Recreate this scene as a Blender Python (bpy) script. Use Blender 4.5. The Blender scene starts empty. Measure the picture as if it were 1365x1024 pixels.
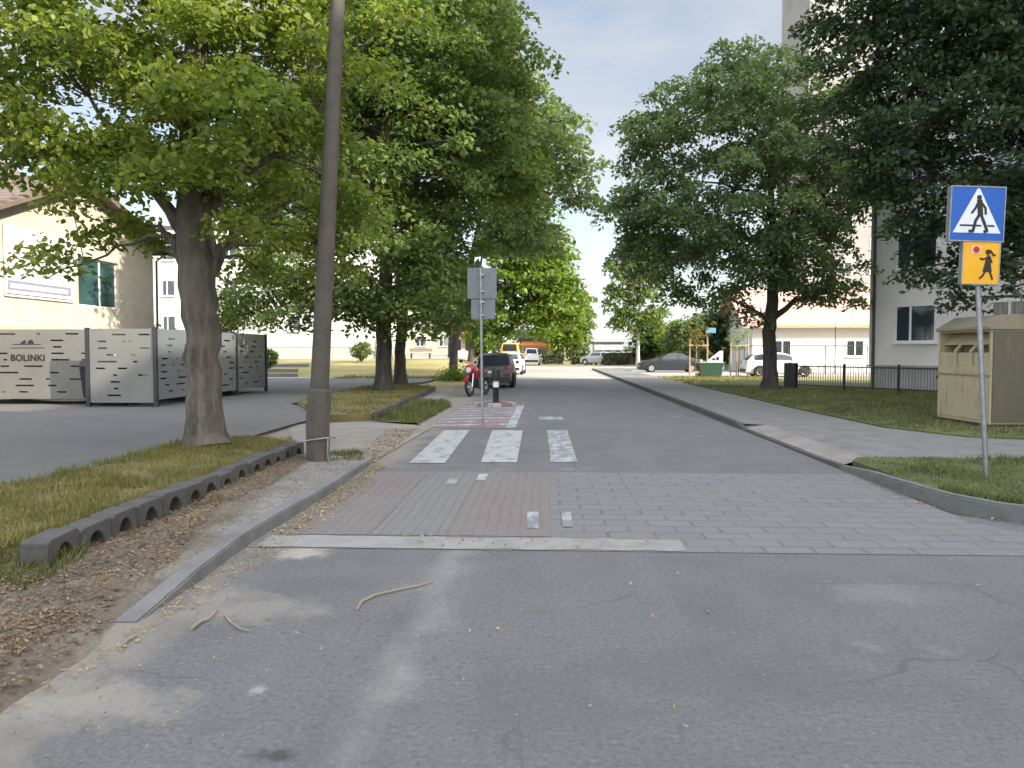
import bpy, bmesh, math, random
import numpy as np
from mathutils import Vector, Matrix
R = math.radians
sc = bpy.context.scene
COL = sc.collection
# ------------------------------------------------------------------ camera
W0, H0, F0 = 1365.0, 1024.0, 1025.0
YAW, PITCH, CAMH = R(2.49), R(-2.46), 1.6
cam_d = bpy.data.cameras.new("camera")
cam = bpy.data.objects.new("camera", cam_d); COL.objects.link(cam)
cam.location = (0, 0, CAMH)
cam.rotation_euler = (R(90) + PITCH, 0, YAW)
cam_d.sensor_width = 36; cam_d.lens = 36 * F0 / W0
cam_d.clip_start = 0.05; cam_d.clip_end = 2000
sc.camera = cam
# ------------------------------------------------------------------ light
SKY_UP, SKY_BACK, SKY_LOW = 2.3, 1.5, .75
SUN_AZ, SUN_EL = R(120), R(27)          # azimuth from +Y towards +X
world = bpy.data.worlds.new("World"); sc.world = world
world.use_nodes = True
wn, wl = world.node_tree.nodes, world.node_tree.links
bg = wn["Background"]
sky = wn.new("ShaderNodeTexSky"); sky.sky_type = 'NISHITA'; sky.sun_disc = False
sky.sun_elevation = SUN_EL; sky.sun_rotation = SUN_AZ
sky.air_density = 1.0; sky.dust_density = 2.5; sky.ozone_density = 1.0
tc = wn.new("ShaderNodeTexCoord")
mp = wn.new("ShaderNodeMapping"); mp.inputs['Scale'].default_value = (1.2, 1.2, 3.2)
nz = wn.new("ShaderNodeTexNoise"); nz.inputs['Scale'].default_value = 2.1; nz.inputs['Detail'].default_value = 7; nz.inputs['Roughness'].default_value = .55
cr = wn.new("ShaderNodeValToRGB")
cr.color_ramp.elements[0].position = .38; cr.color_ramp.elements[0].color = (.22, .22, .22, 1)
cr.color_ramp.elements[1].position = .68; cr.color_ramp.elements[1].color = (.92, .92, .92, 1)
mx = wn.new("ShaderNodeMixRGB"); mx.inputs[2].default_value = (3.5, 3.55, 3.62, 1)
wl.new(tc.outputs['Generated'], mp.inputs[0]); wl.new(mp.outputs[0], nz.inputs['Vector'])
wl.new(nz.outputs['Fac'], cr.inputs[0]); wl.new(cr.outputs[0], mx.inputs[0])
wl.new(sky.outputs[0], mx.inputs[1])
# hazy thin cloud: brighter overhead and behind the viewer than low down the street
def wmath(op, a, b_, c=0.0, clamp=False):
    q = wn.new('ShaderNodeMath'); q.operation = op; q.use_clamp = clamp
    for i, v in enumerate((a, b_, c)):
        if isinstance(v, bpy.types.NodeSocket): wl.new(v, q.inputs[i])
        else: q.inputs[i].default_value = v
    return q.outputs[0]
sx = wn.new('ShaderNodeSeparateXYZ'); wl.new(tc.outputs['Generated'], sx.inputs[0])
up_ = wmath('MULTIPLY_ADD', sx.outputs['Z'], 2.2, -1.0, True)
back = wmath('MULTIPLY_ADD', sx.outputs['Y'], -1.6, .25, True)
low_ = wmath('MULTIPLY_ADD', sx.outputs['Z'], -3.4, 1.0, True)
gain = wmath('ADD', wmath('ADD', wmath('MULTIPLY_ADD', up_, SKY_UP, 1.0), wmath('MULTIPLY', back, SKY_BACK)), wmath('MULTIPLY', low_, SKY_LOW))
vm = wn.new('ShaderNodeVectorMath'); vm.operation = 'SCALE'; wl.new(mx.outputs[0], vm.inputs[0]); wl.new(gain, vm.inputs['Scale'])
wl.new(vm.outputs[0], bg.inputs[0])
bg.inputs[1].default_value = 0.10
sun_d = bpy.data.lights.new("sun", 'SUN'); sun_d.energy = 4.0; sun_d.angle = R(0.5); sun_d.color = (1, .91, .77)
sun = bpy.data.objects.new("sun", sun_d); COL.objects.link(sun)
sdir = Vector((math.sin(SUN_AZ) * math.cos(SUN_EL), math.cos(SUN_AZ) * math.cos(SUN_EL), math.sin(SUN_EL)))
sun.rotation_euler = sdir.to_track_quat('Z', 'Y').to_euler()
sc.view_settings.view_transform = 'Standard'; sc.view_settings.look = 'None'
sc.view_settings.exposure = 1.2; sc.view_settings.gamma = 1
sc.render.engine = 'CYCLES'
sc.cycles.use_denoising = True
sc.cycles.max_bounces = 10; sc.cycles.diffuse_bounces = 7; sc.cycles.transmission_bounces = 8; sc.cycles.transparent_max_bounces = 6
sc.cycles.sample_clamp_indirect = 4
# ------------------------------------------------------------------ helpers
_cm = (Matrix.Translation((0, 0, CAMH)) @ cam.rotation_euler.to_matrix().to_4x4())
def ray(px, py):
    return (_cm.to_3x3() @ Vector(((px - W0 / 2) / F0, -(py - H0 / 2) / F0, -1)))
def G(px, py, z=0.0):                   # photo pixel -> point of the level z
    d = ray(px, py); t = (z - CAMH) / d.z
    return Vector((d.x * t, d.y * t, z))
def A(px, py, Y):                       # photo pixel -> point at the distance Y down the street
    d = ray(px, py); t = Y / d.y
    return Vector((d.x * t, Y, CAMH + d.z * t))
rnd = random.Random(7)

class MB:
    def __init__(s): s.v = []; s.f = []; s.m = []
    def add(s, vs, fs, mi=0):
        o = len(s.v); s.v += [tuple(v) for v in vs]
        s.f += [tuple(i + o for i in f) for f in fs]; s.m += [mi] * len(fs)
        return s
    def box(s, x0, x1, y0, y1, z0, z1, mi=0, M=None):
        vs = [Vector((x, y, z)) for z in (z0, z1) for y in (y0, y1) for x in (x0, x1)]
        if M is not None: vs = [M @ v for v in vs]
        return s.add(vs, [(0, 2, 3, 1), (4, 5, 7, 6), (0, 1, 5, 4), (2, 6, 7, 3), (0, 4, 6, 2), (1, 3, 7, 5)], mi)
    def prism(s, poly, d, mi=0):        # polygon of 3-D points pushed along vector d
        d = Vector(d); n = len(poly); a = [Vector(p) for p in poly]; b = [p + d for p in a]
        fs = [tuple(range(n - 1, -1, -1)), tuple(range(n, 2 * n))]
        fs += [(i, (i + 1) % n, n + (i + 1) % n, n + i) for i in range(n)]
        return s.add(a + b, fs, mi)
    def face(s, poly, mi=0): return s.add(poly, [tuple(range(len(poly)))], mi)
    def tube(s, pts, rad, n=8, mi=0, cap=True):
        pts = [Vector(p) for p in pts]
        if not hasattr(rad, '__len__'): rad = [rad] * len(pts)
        vs = []; up = None
        for i, p in enumerate(pts):
            t = (pts[min(i + 1, len(pts) - 1)] - pts[max(i - 1, 0)])
            t = t.normalized() if t.length > 1e-9 else Vector((0, 0, 1))
            if up is None: up = t.orthogonal().normalized()
            up = (up - t * up.dot(t)); up = up.normalized() if up.length > 1e-6 else t.orthogonal().normalized()
            w = t.cross(up)
            for k in range(n):
                a = 2 * math.pi * k / n
                vs.append(p + (up * math.cos(a) + w * math.sin(a)) * rad[i])
        fs = []
        for i in range(len(pts) - 1):
            for k in range(n):
                k2 = (k + 1) % n
                fs.append((i * n + k, i * n + k2, (i + 1) * n + k2, (i + 1) * n + k))
        if cap:
            fs.append(tuple(range(n - 1, -1, -1))); fs.append(tuple((len(pts) - 1) * n + k for k in range(n)))
        return s.add(vs, fs, mi)
    def lathe(s, prof, n=20, mi=0, M=None):   # (r,z) list
        vs = []; fs = []
        for r, z in prof:
            for k in range(n):
                a = 2 * math.pi * k / n; v = Vector((r * math.cos(a), r * math.sin(a), z))
                vs.append(M @ v if M is not None else v)
        for i in range(len(prof) - 1):
            for k in range(n):
                k2 = (k + 1) % n; fs.append((i * n + k, i * n + k2, (i + 1) * n + k2, (i + 1) * n + k))
        fs.append(tuple(range(n - 1, -1, -1))); fs.append(tuple((len(prof) - 1) * n + k for k in range(n)))
        return s.add(vs, fs, mi)
    def build(s, name, mats, parent=None, smooth=False, bevel=0, loc=None, rotz=0):
        me = bpy.data.meshes.new(name); me.from_pydata(s.v, [], s.f); me.update()
        if not isinstance(mats, (list, tuple)): mats = [mats]
        for m in mats: me.materials.append(m)
        if len(mats) > 1: me.polygons.foreach_set('material_index', s.m)
        bm = bmesh.new(); bm.from_mesh(me); bmesh.ops.recalc_face_normals(bm, faces=bm.faces)
        if bevel:
            es = [e for e in bm.edges if len(e.link_faces) == 2 and e.calc_face_angle(0) > R(35)]
            bmesh.ops.bevel(bm, geom=es, offset=bevel, segments=2, affect='EDGES', clamp_overlap=True)
        bm.to_mesh(me); bm.free()
        if smooth or bevel:
            me.polygons.foreach_set('use_smooth', [True] * len(me.polygons)); me.set_sharp_from_angle(angle=R(38))
        o = bpy.data.objects.new(name, me); COL.objects.link(o)
        if parent is not None: o.parent = parent
        if loc is not None: o.location = loc
        if rotz: o.rotation_euler.z = rotz
        return o
def tag(o, label=None, cat=None, group=None, kind=None):
    if label: o['label'] = label
    if cat: o['category'] = cat
    if group: o['group'] = group
    if kind: o['kind'] = kind
    return o
def thing(name, label, cat, loc=(0, 0, 0), rotz=0, group=None):
    o = bpy.data.objects.new(name, None); COL.objects.link(o); o.empty_display_size = .2
    o.location = loc; o.rotation_euler = (0, 0, rotz)
    return tag(o, label, cat, group)
def struct(o, label=None): o['kind'] = 'structure'; return o
def np_mesh(name, verts, nv, mat, parent=None):       # n faces of nv corners each, (n,nv,3)
    n = verts.shape[0]; me = bpy.data.meshes.new(name)
    me.vertices.add(n * nv); me.vertices.foreach_set('co', verts.reshape(-1).astype(np.float32))
    me.loops.add(n * nv); me.loops.foreach_set('vertex_index', np.arange(n * nv, dtype=np.int32))
    me.polygons.add(n); me.polygons.foreach_set('loop_start', np.arange(n, dtype=np.int32) * nv)
    me.update(calc_edges=True); me.materials.append(mat)
    o = bpy.data.objects.new(name, me); COL.objects.link(o)
    if parent is not None: o.parent = parent
    return o
# ------------------------------------------------------------------ materials
def mat(name):
    m = bpy.data.materials.new(name); m.use_nodes = True
    return m, m.node_tree.nodes, m.node_tree.links, m.node_tree.nodes['Principled BSDF']
def c3(c): return (c, c, c, 1) if not hasattr(c, '__len__') else (c[0], c[1], c[2], 1)
def plain(name, col, rough=.6, metal=0, var=.12, scale=6, bump=0, spec=None):
    m, n, l, b = mat(name); col = c3(col)
    t = n.new('ShaderNodeTexCoord'); z = n.new('ShaderNodeTexNoise'); z.inputs['Scale'].default_value = scale; z.inputs['Detail'].default_value = 8
    r = n.new('ShaderNodeValToRGB'); e = r.color_ramp.elements
    e[0].position = .3; e[1].position = .7
    e[0].color = tuple(x * (1 - var) for x in col[:3]) + (1,); e[1].color = tuple(min(1, x * (1 + var)) for x in col[:3]) + (1,)
    l.new(t.outputs['Object'], z.inputs['Vector']); l.new(z.outputs['Fac'], r.inputs[0]); l.new(r.outputs[0], b.inputs['Base Color'])
    b.inputs['Roughness'].default_value = rough; b.inputs['Metallic'].default_value = metal
    if spec is not None: b.inputs['Specular IOR Level'].default_value = spec
    if bump:
        z2 = n.new('ShaderNodeTexNoise'); z2.inputs['Scale'].default_value = scale * 8; z2.inputs['Detail'].default_value = 6
        l.new(t.outputs['Object'], z2.inputs['Vector'])
        bp = n.new('ShaderNodeBump'); bp.inputs['Strength'].default_value = bump; bp.inputs['Distance'].default_value = .02
        l.new(z2.outputs['Fac'], bp.inputs['Height']); l.new(bp.outputs[0], b.inputs['Normal'])
    return m
class NT:                                # small node-graph helper
    def __init__(s, name): s.m, s.n, s.l, s.b = mat(name); s.t = s.n.new('ShaderNodeTexCoord')
    def noise(s, scale, detail=6, rough=.5, vec=None, stretch=None):
        z = s.n.new('ShaderNodeTexNoise'); z.inputs['Scale'].default_value = scale; z.inputs['Detail'].default_value = detail; z.inputs['Roughness'].default_value = rough
        v = vec or s.t.outputs['Object']
        if stretch:
            mpn = s.n.new('ShaderNodeMapping'); mpn.inputs['Scale'].default_value = stretch; s.l.new(v, mpn.inputs[0]); v = mpn.outputs[0]
        s.l.new(v, z.inputs['Vector']); return z.outputs['Fac']
    def ramp(s, fac, *stops):
        r = s.n.new('ShaderNodeValToRGB'); e = r.color_ramp.elements
        while len(e) < len(stops): e.new(.5)
        for k, (p, c) in enumerate(stops): e[k].position = p; e[k].color = c3(c)
        s.l.new(fac, r.inputs[0]); return r.outputs[0]
    def mix(s, fac, a, b, mode='MIX'):
        x = s.n.new('ShaderNodeMixRGB'); x.blend_type = mode
        for i, v in ((0, fac), (1, a), (2, b)):
            if isinstance(v, bpy.types.NodeSocket): s.l.new(v, x.inputs[i])
            else: x.inputs[i].default_value = v if i == 0 else c3(v)
        return x.outputs[0]
    def math(s, op, a, b=0.0, c=0.0):
        x = s.n.new('ShaderNodeMath'); x.operation = op
        for i, v in ((0, a), (1, b), (2, c)):
            if isinstance(v, bpy.types.NodeSocket): s.l.new(v, x.inputs[i])
            else: x.inputs[i].default_value = v
        return x.outputs[0]
    def xyz(s):
        x = s.n.new('ShaderNodeSeparateXYZ'); s.l.new(s.t.outputs['Object'], x.inputs[0]); return x.outputs
    def bump(s, h, strength=.3, dist=.01):
        bp = s.n.new('ShaderNodeBump'); bp.inputs['Strength'].default_value = strength; bp.inputs['Distance'].default_value = dist
        s.l.new(h, bp.inputs['Height']); s.l.new(bp.outputs[0], s.b.inputs['Normal'])
    def out(s, col, rough=.8):
        s.l.new(col, s.b.inputs['Base Color']); s.b.inputs['Roughness'].default_value = rough; return s.m

def leaf_mat(name, dark, mid, light, trans=.35, tcol=None):
    m, n, l, b = mat(name)
    g = n.new('ShaderNodeNewGeometry'); r = n.new('ShaderNodeValToRGB'); e = r.color_ramp.elements
    e[0].position = 0; e[0].color = c3(dark); e[1].position = 1; e[1].color = c3(light)
    k = e.new(.55); k.color = c3(mid)
    t = n.new('ShaderNodeTexCoord'); z = n.new('ShaderNodeTexNoise'); z.inputs['Scale'].default_value = .9; z.inputs['Detail'].default_value = 3
    l.new(t.outputs['Object'], z.inputs['Vector'])
    ad = n.new('ShaderNodeMath'); ad.operation = 'MULTIPLY_ADD'; ad.inputs[1].default_value = .6; ad.use_clamp = True
    sb = n.new('ShaderNodeMath'); sb.operation = 'MULTIPLY_ADD'; sb.inputs[1].default_value = 1.3; sb.inputs[2].default_value = -.45
    l.new(z.outputs['Fac'], sb.inputs[0]); l.new(g.outputs['Random Per Island'], ad.inputs[0]); l.new(sb.outputs[0], ad.inputs[2])
    l.new(ad.outputs[0], r.inputs[0]); l.new(r.outputs[0], b.inputs['Base Color'])
    b.inputs['Roughness'].default_value = .5; b.inputs['Specular IOR Level'].default_value = .35
    tr = n.new('ShaderNodeBsdfTranslucent'); ms = n.new('ShaderNodeMixShader'); ms.inputs[0].default_value = trans
    hs = n.new('ShaderNodeMixRGB'); hs.blend_type = 'MULTIPLY'; hs.inputs[0].default_value = 1; hs.inputs[2].default_value = c3(tcol or (1.5, 1.6, .6))
    l.new(r.outputs[0], hs.inputs[1]); l.new(hs.outputs[0], tr.inputs[0])
    l.new(b.outputs[0], ms.inputs[1]); l.new(tr.outputs[0], ms.inputs[2]); l.new(ms.outputs[0], n['Material Output'].inputs['Surface'])
    return m
LF_A = leaf_mat('leaves_lime', (.08, .115, .03), (.175, .22, .05), (.32, .345, .08), .5)
LF_B = leaf_mat('leaves_maple', (.062, .10, .038), (.13, .18, .062), (.215, .26, .088), .46)
LF_D = leaf_mat('leaves_light', (.07, .12, .02), (.13, .20, .03), (.22, .28, .05), .4)
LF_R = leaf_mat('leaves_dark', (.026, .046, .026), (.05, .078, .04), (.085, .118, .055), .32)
LF_M = leaf_mat('leaves_ash', (.075, .115, .065), (.14, .19, .10), (.215, .265, .13), .46)
LF_W = leaf_mat('leaves_birch', (.07, .11, .035), (.12, .17, .05), (.19, .24, .07), .4)
LF_H = leaf_mat('leaves_hedge', (.02, .05, .015), (.045, .09, .02), (.09, .13, .03), .25)
LF_Y = leaf_mat('leaves_yellow_bush', (.12, .17, .02), (.2, .26, .03), (.28, .33, .05), .4)
LF_O = leaf_mat('leaves_bronze', (.10, .07, .02), (.16, .12, .03), (.2, .17, .05), .35)
GR_L = leaf_mat('grass_dry', (.10, .11, .03), (.20, .18, .06), (.33, .27, .11), .3, (1.2, 1.2, .7))
GR_R = leaf_mat('grass_green', (.065, .085, .026), (.13, .145, .048), (.25, .235, .10), .3, (1.2, 1.3, .6))
LITTER = leaf_mat('leaf_litter_dry', (.10, .065, .035), (.22, .15, .08), (.42, .32, .20), .15, (1, .9, .7))
STRAW = leaf_mat('gutter_straw', (.20, .14, .06), (.38, .27, .12), (.52, .40, .22), .15, (1, .9, .7))

def bark(name, a, b_, scale=9):
    q = NT(name); f = q.noise(scale, 9, .65, stretch=(1, 1, .18)); g = q.noise(2.2, 4)
    c = q.ramp(f, (.32, tuple(x * .45 for x in a)), (.5, a), (.68, b_))
    c = q.mix(q.ramp(g, (.45, 0), (.62, .7)), c, tuple(x * .75 for x in b_))
    q.bump(f, 1.0, .03); return q.out(c, .95)
BARK_A = bark('bark_lime', (.085, .073, .058), (.17, .15, .12))
BARK_B = bark('bark_dark', (.06, .05, .042), (.11, .095, .08))
BARK_W = bark('bark_birch', (.35, .33, .30), (.6, .58, .54))
def asphalt(name, base, dusty=True):
    q = NT(name); x = q.xyz()
    fine = q.noise(130, 4, .75); grit = q.noise(34, 7, .75); mid = q.noise(1.6, 8, .6); big = q.noise(.35, 5, .55); streak = q.noise(1.1, 5, .6, stretch=(1.4, .12, 1))
    c = q.ramp(mid, (.3, tuple(base * k for k in (.80, .75, .68))), (.7, tuple(base * k for k in (1.28, 1.21, 1.08))))
    c = q.mix(q.ramp(big, (.42, 0), (.66, .55)), c, tuple(base * k for k in (1.38, 1.36, 1.31)))
    c = q.mix(q.ramp(streak, (.50, 0), (.62, .38)), c, tuple(base * k for k in (1.45, 1.42, 1.36)))
    c = q.mix(q.ramp(fine, (.35, .75), (.68, .25)), c, tuple(base * .55 for k in range(3)))
    c = q.mix(q.ramp(grit, (.36, .8), (.52, 0)), c, tuple(base * .48 for k in range(3))); c = q.mix(q.ramp(grit, (.57, 0), (.72, .6)), c, tuple(base * k for k in (1.95, 1.88, 1.72)))
    if dusty:                            # dust and sand washed along the left kerb, with a ragged edge
        e = q.math('ADD', x[0], q.math('MULTIPLY_ADD', q.noise(1.1, 6, .6), 2.0, -1.0))
        c = q.mix(q.ramp(q.math('MULTIPLY', q.math('ADD', e, 1.95), -1.6), (.0, 0), (.75, .65)), c, (.30, .255, .195))
        for px_, py_, sx_, sy_, amt, colr in ((120, 935, .55, .28, .6, (.32, .285, .23)), (405, 735, .28, .3, .8, (.40, .36, .29)), (345, 812, .5, .3, .45, (.32, .285, .23)), (345, 920, .05, .07, .5, (.42, .40, .37)), (365, 1008, .11, .06, .85, (.05, .047, .042)), (585, 770, .13, .9, .17, (.33, .31, .28)), (1190, 790, .5, .3, .25, (.3, .285, .26)), (720, 815, .12, .06, .6, (.12, .105, .08)), (520, 900, .12, 1.0, .16, (.33, .31, .27)), (930, 900, 1.2, .5, .35, (.10, .10, .10)), (700, 950, .7, .25, .3, (.11, .11, .11))):
            g_ = G(px_, py_); dx = q.math('MULTIPLY', q.math('SUBTRACT', x[0], g_.x), 1 / sx_); dy = q.math('MULTIPLY', q.math('SUBTRACT', x[1], g_.y), 1 / sy_)
            dd = q.math('ADD', q.math('SQRT', q.math('ADD', q.math('MULTIPLY', dx, dx), q.math('MULTIPLY', dy, dy))), q.math('MULTIPLY_ADD', q.noise(min(14, 1.6 / min(sx_, sy_)), 8, .7), 2.2, -1.1))
            c = q.mix(q.ramp(dd, (.35, amt), (1.0, 0)), c, colr)
        v = q.noise(.75, 5, .5); c = q.mix(q.ramp(v, (.655, 0), (.72, .45)), c, (.32, .29, .24))
        ln = q.math('ABSOLUTE', q.math('ADD', x[0], q.math('MULTIPLY_ADD', q.noise(.5, 5, .6), 1.3, .1)))
        lm_ = q.math('MULTIPLY', q.ramp(ln, (.03, 1), (.22, 0)), q.ramp(x[1], (.0, 1), (1, 1)))
        c = q.mix(q.math('MULTIPLY', lm_, q.ramp(q.noise(2.2, 5), (.42, 0), (.66, .34))), c, (.34, .32, .285))
    w = q.n.new('ShaderNodeTexVoronoi'); w.feature = 'DISTANCE_TO_EDGE'; w.inputs['Scale'].default_value = .8
    wn_ = q.n.new('ShaderNodeTexNoise'); wn_.inputs['Scale'].default_value = 3; wn_.inputs['Detail'].default_value = 7; q.l.new(q.t.outputs['Object'], wn_.inputs['Vector'])
    q.l.new(q.mix(.16, q.t.outputs['Object'], wn_.outputs['Color']), w.inputs['Vector'])
    c = q.mix(q.math('MULTIPLY', q.ramp(w.outputs['Distance'], (.0, 1), (.009, 0)), q.ramp(q.noise(.6, 3), (.50, 0), (.60, .55))), c, tuple(base * .35 for k in range(3)))
    c = q.mix(q.ramp(q.noise(1.15, 4, .45), (.66, 0), (.72, .5)), c, tuple(base * .5 for k in range(3)))
    q.bump(q.math('ADD', fine, grit), .5, .010); return q.out(c, .82)
ASPH = asphalt('asphalt_road', .175)
ASPH2 = asphalt('asphalt_path', .15, False)
def concrete(name, base, sc_=3.0):
    q = NT(name); a = q.noise(sc_, 9, .65); f = q.noise(70, 5, .7)
    c = q.ramp(a, (.28, tuple(x * .68 for x in base)), (.52, base), (.75, tuple(min(1, x * 1.22) for x in base)))
    c = q.mix(q.ramp(f, (.36, .5), (.55, 0)), c, tuple(x * .55 for x in base)); q.bump(f, .4, .008); return q.out(c, .9)
CONC = concrete('concrete_kerb', (.185, .182, .172)); CONC_D = concrete('concrete_dark', (.092, .088, .08), 5)
CONC_K = concrete('concrete_weathered', (.165, .165, .155), 4)
CONC_S = concrete('concrete_slab', (.30, .285, .26), 1.7); SANDY = concrete('sandy_concrete', (.27, .24, .205), 1.4)
CONC_P = concrete('concrete_post', (.092, .08, .066), 4)
def ground_mat(name, stops, scale=.6):
    q = NT(name); a = q.noise(scale, 9, .62); f = q.noise(26, 6, .7)
    c = q.ramp(a, *stops); c = q.mix(q.ramp(f, (.3, .55), (.6, 0)), c, tuple(x * .5 for x in stops[0][1])); q.bump(f, .6, .02); return q.out(c, 1)
DIRT = ground_mat('dirt', ((.3, (.16, .12, .085)), (.5, (.24, .185, .13)), (.7, (.33, .27, .20))), 1.6)
SOIL_G = ground_mat('lawn_soil', ((.3, (.09, .085, .035)), (.5, (.17, .145, .06)), (.7, (.25, .20, .10))), 1.1)
SOIL_R = ground_mat('lawn_soil_green', ((.3, (.055, .07, .02)), (.5, (.10, .115, .035)), (.72, (.17, .16, .065))), .9)
DRYG = ground_mat('dry_grass_ground', ((.3, (.17, .16, .05)), (.5, (.30, .25, .09)), (.7, (.42, .34, .17))), .22)
PAVING = ground_mat('far_paving', ((.3, (.33, .31, .28)), (.6, (.40, .37, .33))), .4)
def bricks(name, c1, c2, mort, bw, bh, rot=0, msize=.012):
    q = NT(name); b = q.n.new('ShaderNodeTexBrick'); mpn = q.n.new('ShaderNodeMapping'); mpn.inputs['Rotation'].default_value[2] = rot
    nn = q.n.new('ShaderNodeTexNoise'); nn.inputs['Scale'].default_value = 1.2; nn.inputs['Detail'].default_value = 4
    q.l.new(q.t.outputs['Object'], nn.inputs['Vector'])
    wob = q.n.new('ShaderNodeMixRGB'); wob.blend_type = 'ADD'; wob.inputs[0].default_value = .09
    q.l.new(q.t.outputs['Object'], wob.inputs[1]); q.l.new(nn.outputs['Color'], wob.inputs[2])
    q.l.new(wob.outputs[0], mpn.inputs[0]); q.l.new(mpn.outputs[0], b.inputs['Vector'])
    b.inputs['Scale'].default_value = 1; b.inputs['Brick Width'].default_value = bw; b.inputs['Row Height'].default_value = bh
    b.inputs['Mortar Size'].default_value = msize; b.inputs['Mortar Smooth'].default_value = .3; b.inputs['Bias'].default_value = 0
    b.inputs['Color1'].default_value = c3(c1); b.inputs['Color2'].default_value = c3(c2); b.inputs['Mortar'].default_value = c3(mort)
    dirt = q.noise(1.4, 8, .65); f = q.noise(90, 4, .7)
    c = q.mix(q.ramp(dirt, (.34, .1), (.60, .85)), b.outputs[0], (.20, .188, .17))
    c = q.mix(q.ramp(f, (.35, .5), (.6, 0)), c, tuple(x * .5 for x in c1)); q.bump(b.outputs['Fac'], .55, -.015); return q.out(c, .85)
BR_RED = bricks('paving_red', (.20, .15, .135), (.225, .175, .16), (.14, .13, .115), .2, .1, R(90), .008)
BR_GREY = bricks('paving_grey', (.18, .178, .17), (.22, .215, .205), (.13, .125, .115), .2, .1, R(90), .008)
BR_SETT = bricks('paving_setts', (.165, .166, .168), (.205, .205, .202), (.09, .09, .088), .40, .235, 0, .014)
def worn_paint(name, col, lo=.40, hi=.55):
    q = NT(name); a = q.noise(5, 9, .7, stretch=(1, .5, 1)); f = q.noise(120, 4, .7)
    c = q.mix(q.ramp(a, (lo, 1), (hi, 0)), col, (.19, .19, .19)); c = q.mix(q.ramp(f, (.35, .5), (.55, 0)), c, (.2, .2, .2)); return q.out(c, .75)
WPAINT = worn_paint('worn_white_paint', (.41, .41, .395), .36, .50); WPAINT2 = worn_paint('very_worn_white_paint', (.44, .44, .43), .42, .60)
RPAINT = worn_paint('worn_red_paint', (.28, .115, .10), .42, .58)
PLASTER = plain('cream_plaster', (.46, .415, .33), .9, var=.10, scale=1.5, bump=.15)
WHITEW = plain('white_plaster', (.60, .59, .57), .9, var=.05, scale=.8, bump=.1)
GREYW = plain('grey_plaster', (.74, .69, .64), .9, var=.07, scale=.7, bump=.12); GREYW2 = plain('grey_plinth', (.40, .385, .365), .9, var=.12, scale=1.5, bump=.2)
PINKB = plain('salmon_band', (.62, .36, .24), .85, var=.06)
GLASS = plain('window_glass', (.03, .04, .045), .06, var=.3, scale=.7, spec=.8)
GLASS_G = plain('window_glass_green', (.03, .07, .075), .06, var=.45, scale=1.3, spec=.8)
PVC = plain('white_pvc', (.72, .73, .74), .45, var=.04)
BLACK = plain('black_plastic', (.018, .018, .02), .5); RUBBER = plain('tyre_rubber', (.022, .022, .024), .85)
DARKM = plain('dark_metal', (.05, .052, .055), .45, .5); GALV = plain('galvanised_steel', (.33, .345, .36), .42, .75, var=.18, scale=12)
PANEL = plain('perforated_panel', (.185, .185, .172), .42, .25, var=.08, scale=1.2)
PANEL_G = plain('grey_panel', (.21, .23, .25), .38, .4, var=.1, scale=1.2)
BACKP = plain('sign_back', (.20, .215, .235), .5, .5, var=.1)
BLUE = plain('sign_blue', (.012, .10, .42), .4, var=.05); WHITE_S = plain('sign_white', (.72, .74, .76), .45, var=.04)
BLACK_S = plain('sign_black', (.015, .015, .015), .6); YEL_S = plain('sign_yellow', (.80, .40, .012), .45, var=.05); RED_S = plain('sign_red', (.42, .02, .03), .5)
CHROME = plain('bright_metal', (.6, .6, .6), .25, .9, var=.08)
LAMP_G = plain('headlamp_glass', (.62, .65, .68), .12); LAMP_R = plain('tail_lamp_red', (.35, .012, .012), .2)
WOOD = plain('weathered_wood', (.42, .31, .18), .85, var=.25, scale=9, bump=.3)
def rust_paint(name, base):
    q = NT(name); a = q.noise(2.3, 9, .7); s = q.noise(3, 6, .6, stretch=(3, 3, .35))
    c = q.ramp(a, (.3, tuple(x * .82 for x in base)), (.7, base)); c = q.mix(q.ramp(s, (.55, 0), (.70, .65)), c, (.20, .12, .055))
    return q.out(c, .6)
BEIGE = rust_paint('beige_container_paint', (.46, .39, .245)); BEIGE_D = rust_paint('beige_hood', (.26, .22, .15))
def tiles(name, a, b_):
    q = NT(name); x = q.n.new('ShaderNodeTexWave'); x.bands_direction = 'Z'; x.inputs['Scale'].default_value = 1.6; x.inputs['Distortion'].default_value = .6
    q.l.new(q.t.outputs['Object'], x.inputs['Vector']); f = q.noise(3, 6)
    c = q.mix(q.ramp(f, (.3, 0), (.7, 1)), a, b_); c = q.mix(q.ramp(x.outputs['Fac'], (.0, .6), (.3, 0)), c, tuple(k * .45 for k in a)); q.bump(x.outputs['Fac'], .6, .04); return q.out(c, .85)
TILE_B = tiles('brown_roof_tiles', (.13, .095, .08), (.19, .14, .12)); TILE_R = tiles('red_roof_tiles', (.50, .29, .23), (.58, .37, .31))
def paint_car(n, c): 
    m = plain(n, c, .28, .0, var=.03); m.node_tree.nodes['Principled BSDF'].inputs['Coat Weight'].default_value = .25; return m
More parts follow.
